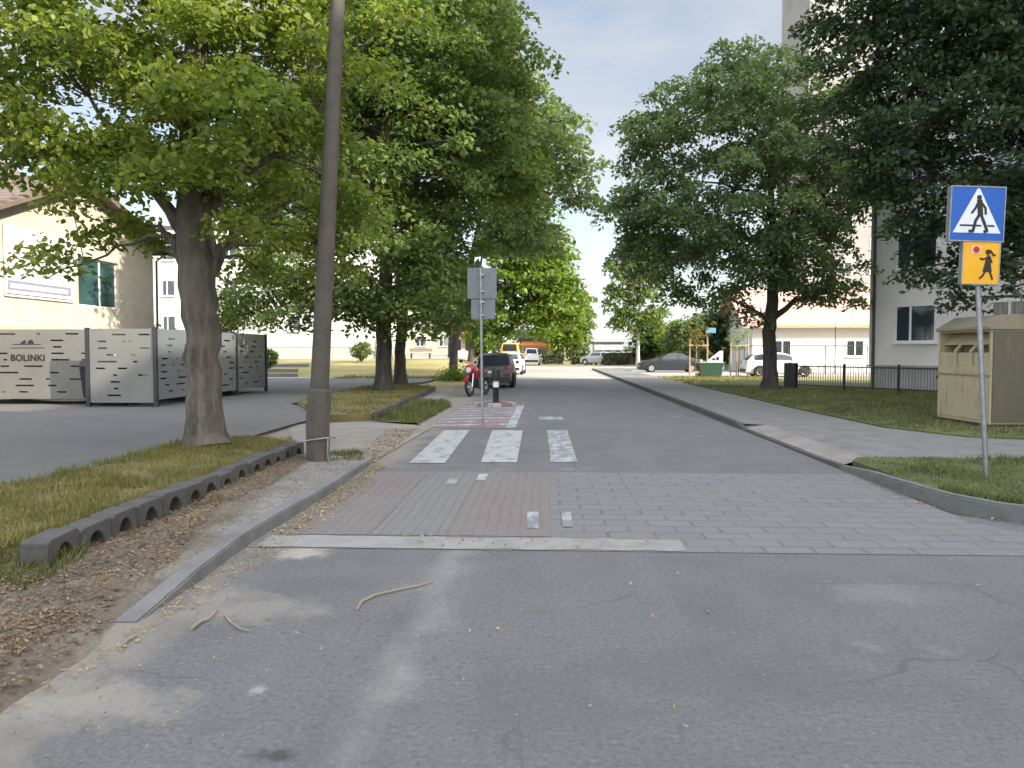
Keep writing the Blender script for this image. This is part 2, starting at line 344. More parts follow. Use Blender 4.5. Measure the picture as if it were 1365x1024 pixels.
# ------------------------------------------------------------------ ground, roads
def sheet(name, poly, z, m, sub=0):
    b = MB(); b.face([(p[0], p[1], 0) for p in poly]); o = b.build(name, m); o.location.z = z
    return struct(o)
def slab(name, poly, z0, z1, m, bevel=0):
    b = MB(); b.prism([(p[0], p[1], z0) for p in poly], (0, 0, z1 - z0)); return struct(b.build(name, m, bevel=bevel))
KL, KR = -2.42, 3.98
sheet('ground', [(-400, -200), (400, -200), (400, 900), (-400, 900)], -.03, DRYG)
sheet('road', [(KL - .25, -30), (40, -30), (40, 7.0), (KR + 1.2, 7.0), (KR, 7.6), (KR, 66), (60, 66), (60, 84), (-70, 84), (-70, 66), (-3.9, 66), (-3.9, 20), (KL - .2, 16.2), (KL - 5.2, 16.2), (KL - 5.2, 11.0), (KL - .25, 11.0)], 0, ASPH)
sheet('sunlit_pale_paving', [(KR, 44), (KR, 66), (60, 66), (60, 84), (-70, 84), (-70, 66), (-3.9, 66), (-3.9, 43)], .004, PAVING)  # paler paving from the shadow edge on; sunlight partly put into its colour
# raised-looking block paved crossing table
sheet('paving_band', [(KL, 6.1), (4.6, 6.1), (KR, 7.3), (KR, 10.1), (KL, 10.1)], .004, BR_SETT)
for i, (x0, x1, y1) in enumerate(((KL + .1, -1.52, 9.9), (-.86, .05, 9.9))):
    sheet('red_paving', [(x0, 6.55), (x1, 6.55), (x1, y1), (x0, y1)], .008, BR_RED)
sheet('grey_paving', [(-1.51, 6.55), (-.87, 6.55), (-.87, 9.9), (-1.51, 9.9)], .008, BR_GREY)
bx_ = [KL + .05 + k * 3.5 / 22 for k in range(23)]
sheet('paving_border', [(v, 6.12 + rnd.uniform(-.02, .02)) for v in bx_] + [(v, 6.50 + rnd.uniform(-.035, .035)) for v in reversed(bx_)], .008, CONC_S)
# painted markings
def stripe(name, pix, m, z=.008): return sheet(name, [G(*p) for p in pix], z, m)
stripe('zebra_stripe', [(545, 618), (593, 618), (626, 574), (592, 574)], WPAINT)
stripe('zebra_stripe', [(641, 617), (689, 617), (697, 574), (656, 574)], WPAINT)
stripe('zebra_stripe', [(734, 617), (770, 617), (756, 574), (729, 574)], WPAINT2)
stripe('lane_dash', [(718, 560), (752, 560), (749, 556), (719, 556)], WPAINT2)
stripe('paint_mark', [(702, 706), (718, 706), (718, 684), (703, 684)], WPAINT2, .0125)
stripe('paint_mark', [(750, 704), (764, 704), (761, 684), (748, 684)], WPAINT2, .0125)
stripe('paint_mark', [(634, 641), (648, 641), (651, 633), (639, 633)], WPAINT, .0125)
stripe('paint_mark', [(594, 646), (608, 646), (612, 639), (600, 639)], WPAINT2, .0125)
xl, xr = -2.45, -.62
sheet('hatched_area', [(xl, 15.9), (xr, 15.9), (xr, 22.6), (xl + .25, 22.6)], .004, RPAINT)
for k in range(8):
    y = 16.15 + k * .8
    sheet('hatch_stripe', [(xl + .05, y), (xr - .22, y + .35), (xr - .22, y + .73), (xl + .05, y + .38)], .008, WPAINT2)
sheet('hatch_border', [(xr - .2, 15.9), (xr, 15.9), (xr, 22.6), (xr - .2, 22.6)], .008, WPAINT)
# left side: kerb, slab strip, dirt, lawn, asphalt yard
def kerb(name, pts, w, h, m, z0=-.05, side=1, bevel=.02):
    b = MB(); n = len(pts); P2 = [Vector((p[0], p[1])) for p in pts]; nr = []
    for i in range(n):
        t = (P2[min(i + 1, n - 1)] - P2[max(0, i - 1)]).normalized(); nr.append(Vector((t.y, -t.x)) * side * w)
    hs = h if hasattr(h, '__len__') else [h] * n
    vs = []
    for p, q, hh in zip(P2, nr, hs): vs += [(p.x, p.y, z0), (p.x, p.y, hh), (p.x + q.x, p.y + q.y, hh), (p.x + q.x, p.y + q.y, z0)]
    fs = []
    for i in range(n - 1):
        for k in range(4): fs.append((4 * i + k, 4 * i + (k + 1) % 4, 4 * i + 4 + (k + 1) % 4, 4 * i + 4 + k))
    fs += [(0, 1, 2, 3), (4 * n - 4, 4 * n - 1, 4 * n - 2, 4 * n - 3)]
    b.add(vs, fs); return struct(b.build(name, m, bevel=bevel))
ys = [4.35 + k * (10.5 - 4.35) / 7 for k in range(8)]
kerb('kerb', [(KL + .03 * math.sin(y * 1.7), y) for y in ys] , .15, [.01, .092, .112, .115, .115, .11, .095, .07], CONC, side=-1, bevel=.012)
def sm(a, b_, v): t_ = min(1, max(0, (v - a) / (b_ - a))); return t_ * t_ * (3 - 2 * t_)
vr = random.Random(5); b = MB(); nx, ny = 60, 96; vs = []
for j in range(ny):
    y = -4 + j * (15.2 / (ny - 1)); xe = KL - .09 + .26 * (1 - sm(3.9, 4.4, y)) + .05 * math.sin(y * 3.1)
    for i in range(nx):
        f = max(0, i - 1) / (nx - 2); x = xe - 9.6 * f * f
        edge = sm(0, .45, xe - x); low = edge + (1 - edge) * sm(4.3, 5.2, y)
        z = .078 * low - .012 * (1 - low) + vr.uniform(-.008, .008) * (.3 + edge) + .02 * math.sin(x * 2.3 + y) * edge
        z -= .07 * sm(0, .5, -4.9 - x) * sm(4.7, 5.3, y)
        if i == 0: z = -.03
        vs.append((x, y, z))
b.add(vs, [(j * nx + i, j * nx + i + 1, (j + 1) * nx + i + 1, (j + 1) * nx + i) for j in range(ny - 1) for i in range(nx - 1)])
q = NT('verge_dirt_and_slabs'); x = q.xyz(); a_ = q.noise(1.6, 9, .65); f_ = q.noise(40, 6, .7)
dirt = q.ramp(a_, (.3, (.11, .088, .064)), (.5, (.185, .152, .115)), (.7, (.28, .24, .185)))
slabc = q.ramp(q.noise(2.3, 8, .65), (.3, (.20, .185, .16)), (.52, (.295, .28, .255)), (.75, (.36, .345, .32)))
e = q.math('ADD', q.math('ADD', x[0], q.math('MULTIPLY', x[1], .155)), q.math('MULTIPLY_ADD', q.noise(2.0, 7, .65), .9, 1.85 - .45))
c = q.mix(q.math('MULTIPLY', q.ramp(e, (-.0, 0), (.26, 1)), q.ramp(q.math('MULTIPLY_ADD', x[1], .7, -3.4), (.0, 0), (.9, .85))), dirt, slabc)
jt = q.math('PINGPONG', q.math('ADD', x[1], .2), .5)
c = q.mix(q.math('MULTIPLY', q.ramp(jt, (.0, .7), (.02, 0)), q.ramp(e, (.1, 0), (.4, 1))), c, (.10, .09, .075))
c = q.mix(q.ramp(f_, (.32, .6), (.58, 0)), c, (.07, .055, .04)); q.bump(f_, .7, .015); VERGE = q.out(c, 1)
struct(b.build('verge', VERGE, smooth=True))
sheet('sand_apron', [(KL - .05, 10.7), (-2.35, 16.0), (-4.0, 17.2), (-5.6, 16.4), (-3.7, 11.3), (-3.0, 11.1)], .012, SANDY)
LZ = .24
lawn_poly = [(-3.78, 5.5), (-3.75, 8), (-3.72, 11.3), (-4.1, 12.1), (-5.0, 12.4), (-5.6, 11.6), (-5.45, 9), (-5.65, 7), (-6.4, 5.4), (-7.2, 4.6), (-5.2, 4.9), (-4.2, 5.2)]
slab('lawn_bank', lawn_poly, -.05, LZ - .05, SOIL_G, .05)
sheet('yard', [(-5.3, -4), (-5.3, 16), (-5.2, 18.5), (-7.4, 22), (-7.8, 31), (-6, 38), (-6, 43), (-34, 43), (-34, -4)], .065, ASPH2)
slab('yard_base', [(-5.35, 11.25), (-5.35, 16), (-5.25, 18.5), (-7.45, 22), (-7.85, 31), (-6.05, 38), (-6.05, 42.9), (-33, 42.9), (-33, 11.25)], -.06, .06, ASPH2)
isl = [(-3.95, 17.3), (-4.15, 24), (-4.45, 30.6), (-5.2, 32), (-7.2, 34), (-7.4, 30), (-7.2, 22), (-5.6, 18.2), (-4.8, 17.0)]
slab('lawn_island', isl, -.05, .16, SOIL_G, .04)
sheet('weedy_verge', [(-2.75, 16.8), (-2.7, 22), (-3.3, 24.5), (-4.1, 24.2), (-3.95, 17.2)], .016, SOIL_G)
sheet('parking_pad', [(-3.4, 24.8), (-3.9, 33.5), (-6.0, 34), (-4.5, 30.7), (-4.2, 25)], .014, CONC_S)
sheet('path', [(-34, 43.0), (-4, 43.0), (-4, 45.0), (-34, 45.0)], .05, PAVING)
# grassy rise on the far left
def bank_z(x, y): return .95 * min(1, max(0, (y - 44) / 15.0)) * min(1, max(0, (-3.9 - x) / 1.5))
b = MB(); nx, ny = 18, 14; vs = []
for j in range(ny):
    for i in range(nx):
        x = -60 + i * (56.2 / (nx - 1)); y = 42.5 + j * 1.75; vs.append((x, y, bank_z(x, y) - .012))
b.add(vs, [(j * nx + i, j * nx + i + 1, (j + 1) * nx + i + 1, (j + 1) * nx + i) for j in range(ny - 1) for i in range(nx - 1)])
struct(b.build('grass_rise', DRYG, smooth=True))
# right side
sheet('pavement', [(KR + .47, 10.9), (22, 10.9), (40, 10.6), (40, 12.7), (9, 12.9), (7.3, 13.6), (6.6, 15.2), (6.45, 20), (6.5, 66), (KR + .1, 66), (KR + .1, 16), (KR + .47, 15.7)], .104, concrete('pavement_slabs', (.20, .19, .172), 2.2))
slab('pavement_base', [(KR + .49, 10.92), (22, 10.9), (40, 10.6), (40, 12.7), (9, 12.9), (7.3, 13.6), (6.6, 15.2), (6.45, 20), (6.5, 66), (KR + .1, 66), (KR + .1, 16.1), (KR + .49, 15.7)], -.06, .10, CONC_D)
struct(MB().face([(KR + .1, 10.7, .034), (KR + .5, 10.9, .109), (KR + .5, 15.8, .109), (KR + .1, 16.2, .04)]).build('dropped_kerb', SANDY))
kerb('kerb', [(KR, y) for y in (10.6, 12, 14, 15.6, 16.4, 22, 30, 44, 66)], .13, [.05, .03, .03, .04, .12, .13, .13, .13, .12], CONC_D, side=1)
arc = [(22, 6.55), (12, 6.6), (6.2, 6.75), (5.1, 6.85), (4.6, 7.05), (4.25, 7.4), (4.05, 7.9), (KR, 8.6), (KR, 9.6), (KR, 10.6)]
kerb('kerb', arc, .12, [.17, .17, .17, .17, .17, .165, .16, .15, .12, .05], CONC_K, side=1)
corner = [(22, 6.68), (12, 6.72), (6.2, 6.88), (5.15, 6.97), (4.7, 7.15), (4.37, 7.48), (4.17, 7.95), (4.1, 8.6), (4.1, 10.4), (4.3, 10.75), (22, 10.8)]
slab('corner_lawn', corner, -.05, .14, SOIL_R)
rlawn = [(40, 12.8), (9, 13.0), (7.4, 13.7), (6.7, 15.2), (6.55, 20), (6.6, 36), (10, 40), (40, 40)]
slab('right_lawn', rlawn, -.05, .115, SOIL_R)
sheet('far_lawn', [(6.6, 39), (60, 39), (60, 50), (14, 49), (6.6, 48)], .02, DRYG)
sheet('car_yard', [(6.6, 48), (14, 49), (60, 50), (60, 66), (6.6, 66)], .016, PAVING)
# ------------------------------------------------------------------ grass, litter
def inside(poly, x, y):
    r = np.zeros(len(x), bool); n = len(poly)
    for i in range(n):
        x0, y0 = poly[i][0], poly[i][1]; x1, y1 = poly[(i + 1) % n][0], poly[(i + 1) % n][1]
        c = ((y0 > y) != (y1 > y)) & (x < (x1 - x0) * (y - y0) / ((y1 - y0) + 1e-9) + x0); r ^= c
    return r
def scatter(poly, n, rng):
    P_ = np.array([(p[0], p[1]) for p in poly]); lo, hi = P_.min(0), P_.max(0); out = np.zeros((0, 2))
    while len(out) < n:
        q = rng.uniform(lo, hi, (n * 2, 2)); out = np.vstack([out, q[inside(poly, q[:, 0], q[:, 1])]])
    return out[:n]
def blades(name, poly, n, z, h, m, seed, w=.006, clump=True, tall=None):
    rng = np.random.default_rng(seed); p = scatter(poly, n, rng)
    if clump:
        cl = np.sin(p[:, 0] * 5.1 + 1.3 * np.sin(p[:, 1] * 3.7)) * np.sin(p[:, 1] * 4.3 + np.sin(p[:, 0] * 2.9)) + rng.normal(0, .45, n)
        p = p[cl > -.35]; n = len(p)
    hh = h * rng.uniform(.35, 1.25, n) * (1 + .5 * np.sin(p[:, 0] * 2.3) * np.sin(p[:, 1] * 1.9))
    a = rng.uniform(0, 2 * np.pi, n); le = rng.uniform(.1, .9, n) * hh; b_ = rng.uniform(0, 2 * np.pi, n)
    base = np.column_stack([p, np.full(n, z)]); side = np.column_stack([np.cos(a), np.sin(a), np.zeros(n)]) * (w * rng.uniform(.6, 1.5, n))[:, None]
    tip = base + np.column_stack([np.cos(b_) * le, np.sin(b_) * le, hh])
    o = np_mesh(name, np.stack([base - side, base + side, tip], 1), 3, m); return tag(o, kind='stuff')
def inset(poly, d):
    c = Vector((sum(p[0] for p in poly) / len(poly), sum(p[1] for p in poly) / len(poly)))
    return [tuple(Vector(p[:2]) + (c - Vector(p[:2])).normalized() * d) for p in poly]
blades('grass', [(-3.75, 5.4), (-3.72, 11.4), (-4.1, 12.2), (-5.0, 12.5), (-5.65, 11.6), (-5.5, 9), (-5.7, 7), (-6.45, 5.4), (-7.2, 4.55), (-4.2, 5.1)], 52000, LZ - .055, .055, GR_L, 1)
blades('grass', [(-5.3, 12.3), (-5.75, 11.6), (-5.6, 9), (-5.8, 7), (-6.5, 5.5), (-6.2, 5.4), (-5.5, 7), (-5.3, 9), (-5.4, 11.4)], 3800, .17, .10, GR_R, 2, .008)
blades('grass', [(-3.3, 4.7), (-3.45, 5.6), (-4.2, 5.5), (-4.3, 4.9)], 1500, .045, .11, GR_R, 3, .008, False)
blades('grass', [tuple(G(440, 620)[:2]), tuple(G(485, 621)[:2]), tuple(G(482, 606)[:2]), tuple(G(440, 608)[:2])], 1100, .02, .10, GR_R, 4, .009, False)
blades('grass', corner, 62000, .135, .055, GR_R, 5, .006)
blades('grass', [(18, 12.95), (9, 13.1), (7.5, 13.8), (6.75, 15.3), (6.6, 20), (6.65, 34), (13, 31), (18, 30)], 60000, .11, .07, GR_R, 6, .012)
blades('grass', inset(isl, .05), 16000, .155, .07, GR_L, 7, .012)
blades('grass', [(-2.75, 16.7), (-2.7, 22), (-3.3, 24.5), (-4.0, 24.2), (-3.9, 17.2)], 9000, .015, .14, GR_R, 8, .012)
blades('grass', [(-12, 42), (-4, 42), (-4, 50), (-12, 50)], 7000, .05, .13, GR_R, 9, .02)
blades('grass', [(6.7, 39), (13, 39), (13, 48), (6.7, 47)], 7000, .02, .10, GR_L, 10, .02)
def vz(x, y):
    l = np.clip((y - 3.9) / .5, 0, 1); l = l * l * (3 - 2 * l); e = np.clip((KL - .09 + .26 * (1 - l) - x) / .45, 0, 1); e = e * e * (3 - 2 * e)
    m_ = np.clip((y - 4.3) / .9, 0, 1); m_ = m_ * m_ * (3 - 2 * m_); l = e + (1 - e) * m_
    return .078 * l - .012 * (1 - l) + .02 * np.sin(x * 2.3 + y) * e + .006
# tall straw-coloured stalks and tufts among the mown grass
blades('grass', [(-3.75, 5.4), (-3.72, 11.4), (-4.1, 12.2), (-5.0, 12.5), (-5.65, 11.6), (-5.5, 9), (-5.7, 7), (-6.45, 5.4), (-4.2, 5.1)], 2600, LZ - .05, .13, GR_L, 31, .004)
blades('grass', [(-3.80, 5.5), (-3.76, 11.2), (-3.86, 11.2), (-3.95, 5.5)], 2600, LZ - .06, .10, GR_L, 32, .005, False)
blades('grass', corner, 9000, .135, .09, GR_L, 33, .005)
blades('grass', [(KR + .13, 8.2), (4.3, 7.6), (5.1, 7.0), (12, 6.74), (12, 6.85), (5.3, 7.12), (4.5, 7.7), (4.25, 8.3)], 3500, .14, .12, GR_R, 34, .006, False)
blades('grass', [(18, 12.95), (9, 13.1), (7.5, 13.8), (6.75, 15.3), (6.6, 20), (6.65, 34), (13, 31), (18, 30)], 16000, .11, .12, GR_L, 35, .010)
def litter(name, poly, n, z, size, m, seed, lift=.02):
    rng = np.random.default_rng(seed); p = scatter(poly, n, rng); s = size * rng.uniform(.4, 1.5, n); a = rng.uniform(0, 6.28, n)
    nr = np.column_stack([rng.normal(0, .35, n), rng.normal(0, .35, n), np.ones(n)]); nr /= np.linalg.norm(nr, axis=1)[:, None]
    u = np.column_stack([np.cos(a), np.sin(a), np.zeros(n)]); u -= nr * (u * nr).sum(1)[:, None]; v = np.cross(nr, u)
    c = np.column_stack([p, (vz(p[:, 0], p[:, 1]) if z is None else z) + rng.uniform(.003, lift, n)]); u *= s[:, None]; v *= (s * rng.uniform(.25, .6, n))[:, None]
    return tag(np_mesh(name, np.stack([c - u, c - v, c + u, c + v], 1), 4, m), kind='stuff')
litter('leaf_litter', [(KL - .2, 2.0), (KL - .25, 5.4), (-2.95, 6.3), (-3.2, 7.4), (-3.5, 8.2), (-3.62, 6), (-4.2, 5.0), (-7, 4.4), (-6, 2)], 34000, None, .015, LITTER, 11)
litter('leaf_litter', [(-3.2, 7.4), (-3.05, 8.5), (-3.3, 10.8), (-3.6, 10.9), (-3.6, 7.4)], 5000, None, .013, LITTER, 12)
litter('leaf_litter', [(KL - .1, 4.6), (KL - .1, 10.6), (-3.3, 10.8), (-3.2, 6)], 2600, None, .012, LITTER, 19)
litter('leaf_litter', [(KL + .1, 2), (KL - .1, 4.4), (KL - .6, 4.4), (KL - .6, 2)], 3500, None, .014, LITTER, 20)
litter('gutter_leaves', [(KL + .02, 3.2), (KL + .02, 10.8), (KL + .22, 10.8), (KL + .42, 8), (KL + .34, 6), (KL + .22, 4.4), (KL + .1, 3)], 1700, .004, .013, STRAW, 13)
litter('gutter_leaves', [(KL + .02, 6.5), (KL + .02, 10.8), (KL + .2, 10.8), (KL + .3, 8), (KL + .2, 6.5)], 1100, .004, .016, STRAW, 23)
litter('gutter_leaves', [(KL + .05, 2.2), (KL + .1, 6), (KL + .9, 6), (KL + .9, 2.2)], 420, .006, .010, LITTER, 24)
litter('gutter_leaves', [(KL + .02, 10.8), (-2.6, 15.5), (-3.2, 15.5), (-2.8, 11)], 700, .013, .03, STRAW, 14)
litter('fallen_leaves', [(-2.3, 2.2), (-2.3, 12), (.8, 9), (1.2, 2.2)], 150, .008, .016, STRAW, 15)
litter('fallen_leaves', [(.8, 6.16), (-1.0, 6.16), (-1.4, 6.5), (1.1, 6.5)], 260, .012, .014, STRAW, 16)
litter('fallen_leaves', [(1, 2.2), (1, 9), (4, 7), (4.4, 2.2)], 40, .008, .013, STRAW, 17)
litter('gutter_leaves', [(KR - .02, 10.4), (KR - .3, 8.5), (4.5, 6.7), (9, 6.3), (9, 6.55), (5, 6.8), (4.1, 7.7), (KR - .02, 8.6)], 500, .004, .016, STRAW, 18)
# ------------------------------------------------------------------ trees
def unit(v): return v / (np.linalg.norm(v, axis=-1, keepdims=True) + 1e-9)
def leaves(name, centres, rads, n, size, m, parent, seed, nv=4, droop=.35, flat=.42, hang=0, width=.62):
    rng = np.random.default_rng(seed); N = len(centres); w = rads ** 2; idx = rng.choice(N, n, p=w / w.sum())
    d = unit(rng.normal(0, 1, (n, 3))) * (rng.uniform(0, 1, n) ** .55)[:, None]
    d[:, 2] *= flat; r = rads[idx][:, None]
    p = centres[idx] + d * r; p[:, 2] -= droop * (d[:, 0] ** 2 + d[:, 1] ** 2) * rads[idx]
    nr = rng.normal(0, .55, (n, 3)); nr[:, 2] += .75; nr = unit(nr)
    u = d.copy(); u[:, 2] -= .5 + hang; u += rng.normal(0, .5, (n, 3)); u -= nr * (u * nr).sum(1)[:, None]; u = unit(u); v = np.cross(nr, u)
    s = size * rng.uniform(.6, 1.35, n); u *= s[:, None]; v *= (s * width)[:, None]
    if nv == 6: V = np.stack([p - u, p - .45 * u - .5 * v * 2 * .9, p + .3 * u - .8 * v, p + u - nr * (.2 * s)[:, None], p + .3 * u + .8 * v, p - .45 * u + .9 * v], 1)
    else: V = np.stack([p - u, p - .1 * u - v, p + u - nr * (.25 * s)[:, None], p - .1 * u + v], 1)
    return np_mesh(name, V, nv, m, parent)
def tree(name, label, base, trunk, blobs, nclus, nleaf, size, lm, bm_, seed, limbs=7, clus_r=.75, group=None, nv=4, droop=.35, fill=.5, hang=0, extra=(), cat='tree', twigs=True):
    """trunk: [(dx,dy,z,r)...]; blobs: crown ellipsoids (dx,dy,z,rx,ry,rz) from the base; extra: hand placed limbs [(start index, (x,y,z) end, r)]"""
    t = thing(name, label, cat, base, 0, group); rng = np.random.default_rng(seed); b = MB()
    tp = [Vector(p[:3]) for p in trunk]; tr = [p[3] for p in trunk]
    fine = []; fr = []
    for i in range(len(tp) - 1):
        for k in range(4):
            f = k / 4; fine.append(tp[i].lerp(tp[i + 1], f) + Vector((rng.normal(0, .02), rng.normal(0, .02), 0)) * (i + f > .2)); fr.append(tr[i] * (1 - f) + tr[i + 1] * f)
    fine.append(tp[-1]); fr.append(tr[-1])
    fr[0] *= 1.28; fr[1] *= 1.08
    b.tube(fine, fr, 12)
    B = np.array(blobs, float); vol = B[:, 3] * B[:, 4] * B[:, 5]; pr = vol ** .8; pr = pr / pr.sum()
    C = []; tries = 0; dmin = .62 * clus_r
    while len(C) < nclus and tries < nclus * 40:
        tries += 1; k = rng.choice(len(B), p=pr); d = unit(rng.normal(0, 1, 3)); rr = rng.uniform(fill ** 3, 1) ** (1 / 3) * (1 + .1 * rng.normal())
        c = B[k, :3] + d * rr * B[k, 3:6]
        if c[2] < .8: continue
        if C and np.min(np.linalg.norm(np.array(C) - c, axis=1)) < dmin: continue
        C.append(c)
    C = np.array(C); skel = [(Vector(p), r) for p, r in zip(fine, fr) if p.z > .55 * tp[-1].z or p.z > tp[1].z]
    def limb(a, e, r0, n=7, sag=.12):
        a = Vector(a); e = Vector(e); L = (e - a).length; pts = []; rs = []
        for k in range(n + 1):
            f = k / n; p = a.lerp(e, f); p.z += math.sin(math.pi * f) * L * sag; p += Vector(rng.normal(0, .02 * L, 3)) * (0 < k < n)
            pts.append(p); rs.append(r0 * (1 - .78 * f))
        b.tube(pts, rs, 7); return list(zip(pts, rs))
    for si, e, r0 in extra: skel += limb(fine[si], e, r0, 8, .04)
    for k in range(limbs):
        j = rng.integers(0, len(C)); s0 = min(skel[:len(fine)], key=lambda s: (s[0] - Vector(C[j])).length + max(0, s[0].z - C[j][2]) * 1.5)
        skel += limb(s0[0], Vector(s0[0]).lerp(Vector(C[j]), .8), s0[1] * .5)
    if twigs:
        SP = np.array([s[0][:] for s in skel])
        for c in C:
            dd = np.linalg.norm(SP - c, axis=1) + np.maximum(0, SP[:, 2] - c[2]) * .8; q = skel[int(np.argmin(dd))]
            L = (q[0] - Vector(c)).length; m_ = q[0].lerp(Vector(c), .5) + Vector((0, 0, .08 * L)); r_ = min(q[1] * .6, .012 + .011 * L)
            b.tube([q[0], m_, Vector(c)], [r_, r_ * .7, r_ * .3], 5)
    b.build('trunk', bm_, t, smooth=True)
    rads = clus_r * rng.uniform(.65, 1.3, len(C))
    leaves('crown', C, rads, nleaf, size, lm, t, seed + 1, nv, droop, .42, hang)
    return t
def rel(px, py, Y, base): p = A(px, py, Y); return (p.x - base[0], p.y - base[1], p.z - base[2])
def blob(px, py, Y, base, rx, ry, rz): return rel(px, py, Y, base) + (rx, ry, rz)
# near left tree
bA = G(276, 596, LZ - .06); yA = bA.y
tree('roadside_tree', 'thick forked tree on the left lawn beside the lamp post', bA,
     [(0, 0, 0, .29), (-.02, 0, .9, .245), rel(267, 440, yA, bA) + (.25,), rel(262, 360, yA, bA) + (.265,), rel(252, 290, yA, bA) + (.18,), rel(256, 150, yA, bA) + (.16,), rel(268, 20, yA, bA) + (.16,), rel(262, -160, yA + .2, bA) + (.09,)],
     [blob(60, 60, yA + .3, bA, 1.9, 2.2, 1.7), blob(30, 190, yA - .3, bA, .8, 1.0, .45), blob(130, 150, yA - .2, bA, .8, .9, .6), blob(190, 20, yA - .6, bA, 1.9, 2.0, 1.6), blob(330, 30, yA, bA, 1.8, 2.0, 1.6), blob(200, -130, yA, bA, 2.8, 2.6, 1.8), blob(430, 20, yA + .8, bA, 1.2, 1.5, 1.3), blob(210, 190, yA - .4, bA, 1.4, 1.2, .8), blob(350, 200, yA + .3, bA, 1.35, 1.4, 1.0), blob(140, 260, yA - .2, bA, .9, .9, .6), blob(390, 310, yA + 1.2, bA, 1.0, 1.3, .8), blob(85, 325, yA, bA, .5, .5, .4), blob(110, 280, yA, bA, .6, .6, .4), blob(60, 355, yA, bA, .35, .4, .3), blob(40, 230, yA, bA, .9, .8, .5), blob(265, 165, yA - 1.4, bA, 1.2, .7, .7), blob(300, 260, yA - .9, bA, .8, .6, .6), blob(200, 300, yA + 1, bA, .8, .8, .5), blob(420, 230, yA + 1.2, bA, 1.2, 1.4, .9)],
     235, 60000, .052, LF_A, BARK_A, 21, 8, .58, nv=6, fill=.25, droop=.4,
     extra=[(11, rel(213, 300, yA, bA), .14), (11, rel(330, 300, yA + .5, bA), .15), (14, rel(120, 130, yA - .2, bA), .11), (15, rel(62, 372, yA, bA), .035), (9, rel(305, 90, yA + .4, bA), .2), (15, rel(420, 160, yA + .6, bA), .09)])
# pair of trees on the island
bB = G(511, 521, .15)
tree('roadside_tree', 'dark trunked tree on the island lawn, the nearer of the pair', bB,
     [(0, 0, 0, .32), (0, 0, 1.2, .28), (.05, 0, 3, .27), (.2, .1, 5.5, .2), (.2, 0, 9, .14), (.3, 0, 12.5, .06)],
     [blob(500, 200, bB.y, bB, 4.6, 3.6, 3.4), blob(470, 340, bB.y, bB, 4.0, 3.4, 2.0), blob(560, 60, bB.y, bB, 4.0, 3.6, 3.2), blob(480, 30, bB.y - 1, bB, 3.4, 3.0, 3), blob(560, 370, bB.y - .6, bB, 2.6, 2.2, 1.5), blob(400, 280, bB.y + 1, bB, 2.6, 2.6, 2.6), blob(365, 385, bB.y + 1, bB, 2.2, 1.8, 1.3), blob(440, 400, bB.y - 1, bB, 2.4, 1.8, .9), blob(350, 250, bB.y + 2, bB, 2.6, 2.4, 3.0), blob(560, 415, bB.y - .6, bB, 1.9, 1.6, .7), blob(640, 130, bB.y + 1, bB, 2.2, 2.4, 2.6), blob(570, -100, bB.y, bB, 3.5, 3, 2.5)],
     470, 76000, .105, LF_B, BARK_B, 31, 10, .95, fill=.35, droop=.45)
bC = G(534, 513, .15)
tree('roadside_tree', 'dark trunked tree on the island lawn, behind its twin', bC,
     [(0, 0, 0, .27), (0, 0, 1.4, .23), (.1, 0, 3.2, .22), (.5, .1, 6, .17), (.8, 0, 10, .12), (1, 0, 14, .05)],
     [blob(610, 250, bC.y, bC, 3.6, 3.5, 3.2), blob(600, 360, bC.y, bC, 2.6, 2.6, 1.6), blob(620, 110, bC.y, bC, 3.0, 3.6, 3.8), blob(690, 210, bC.y + 2, bC, 2.0, 2.2, 2.4), blob(590, -20, bC.y, bC, 3.4, 3.2, 2.8), blob(500, 150, bC.y + 2, bC, 4, 3, 4)],
     320, 50000, .115, LF_B, BARK_B, 41, 9, 1.0, fill=.35, droop=.45)
bE = Vector((-5.2, 43, .05))
tree('roadside_tree', 'tree leaning its high crown over the street behind the island pair', bE,
     [(0, 0, 0, .26), (.1, 0, 2, .22), (.6, 0, 4.5, .2), (1.4, 0, 8, .15), (2, 0, 12, .06)],
     [blob(690, 190, 43, bE, 3.4, 3.2, 3.6), blob(745, 225, 43, bE, 1.9, 2.0, 2.6), blob(650, 120, 43, bE, 3, 3, 3), blob(775, 270, 43, bE, .9, 1, 1.5), blob(690, 300, 43, bE, 2.4, 2.5, 1.6)],
     210, 22000, .15, LF_M, BARK_B, 51, 7, 1.05, fill=.35, droop=.6)
bD = Vector((-5.8, 60, .8))
tree('roadside_tree', 'sunlit yellow green tree on the left beyond the parked cars', bD,
     [(0, 0, 0, .25), (0, 0, 2.5, .2), (.3, 0, 5, .16), (1, 0, 9, .05)],
     [blob(700, 370, 60, bD, 3.2, 3, 4.2), blob(735, 400, 60, bD, 2.2, 2.4, 3.0), blob(690, 310, 60, bD, 2.6, 2.6, 2.4), blob(655, 420, 60, bD, 2.2, 2.2, 2), blob(730, 335, 61, bD, 2, 2, 2)],
     240, 20000, .19, LF_D, BARK_B, 61, 6, 1.1, fill=.35, hang=.3)
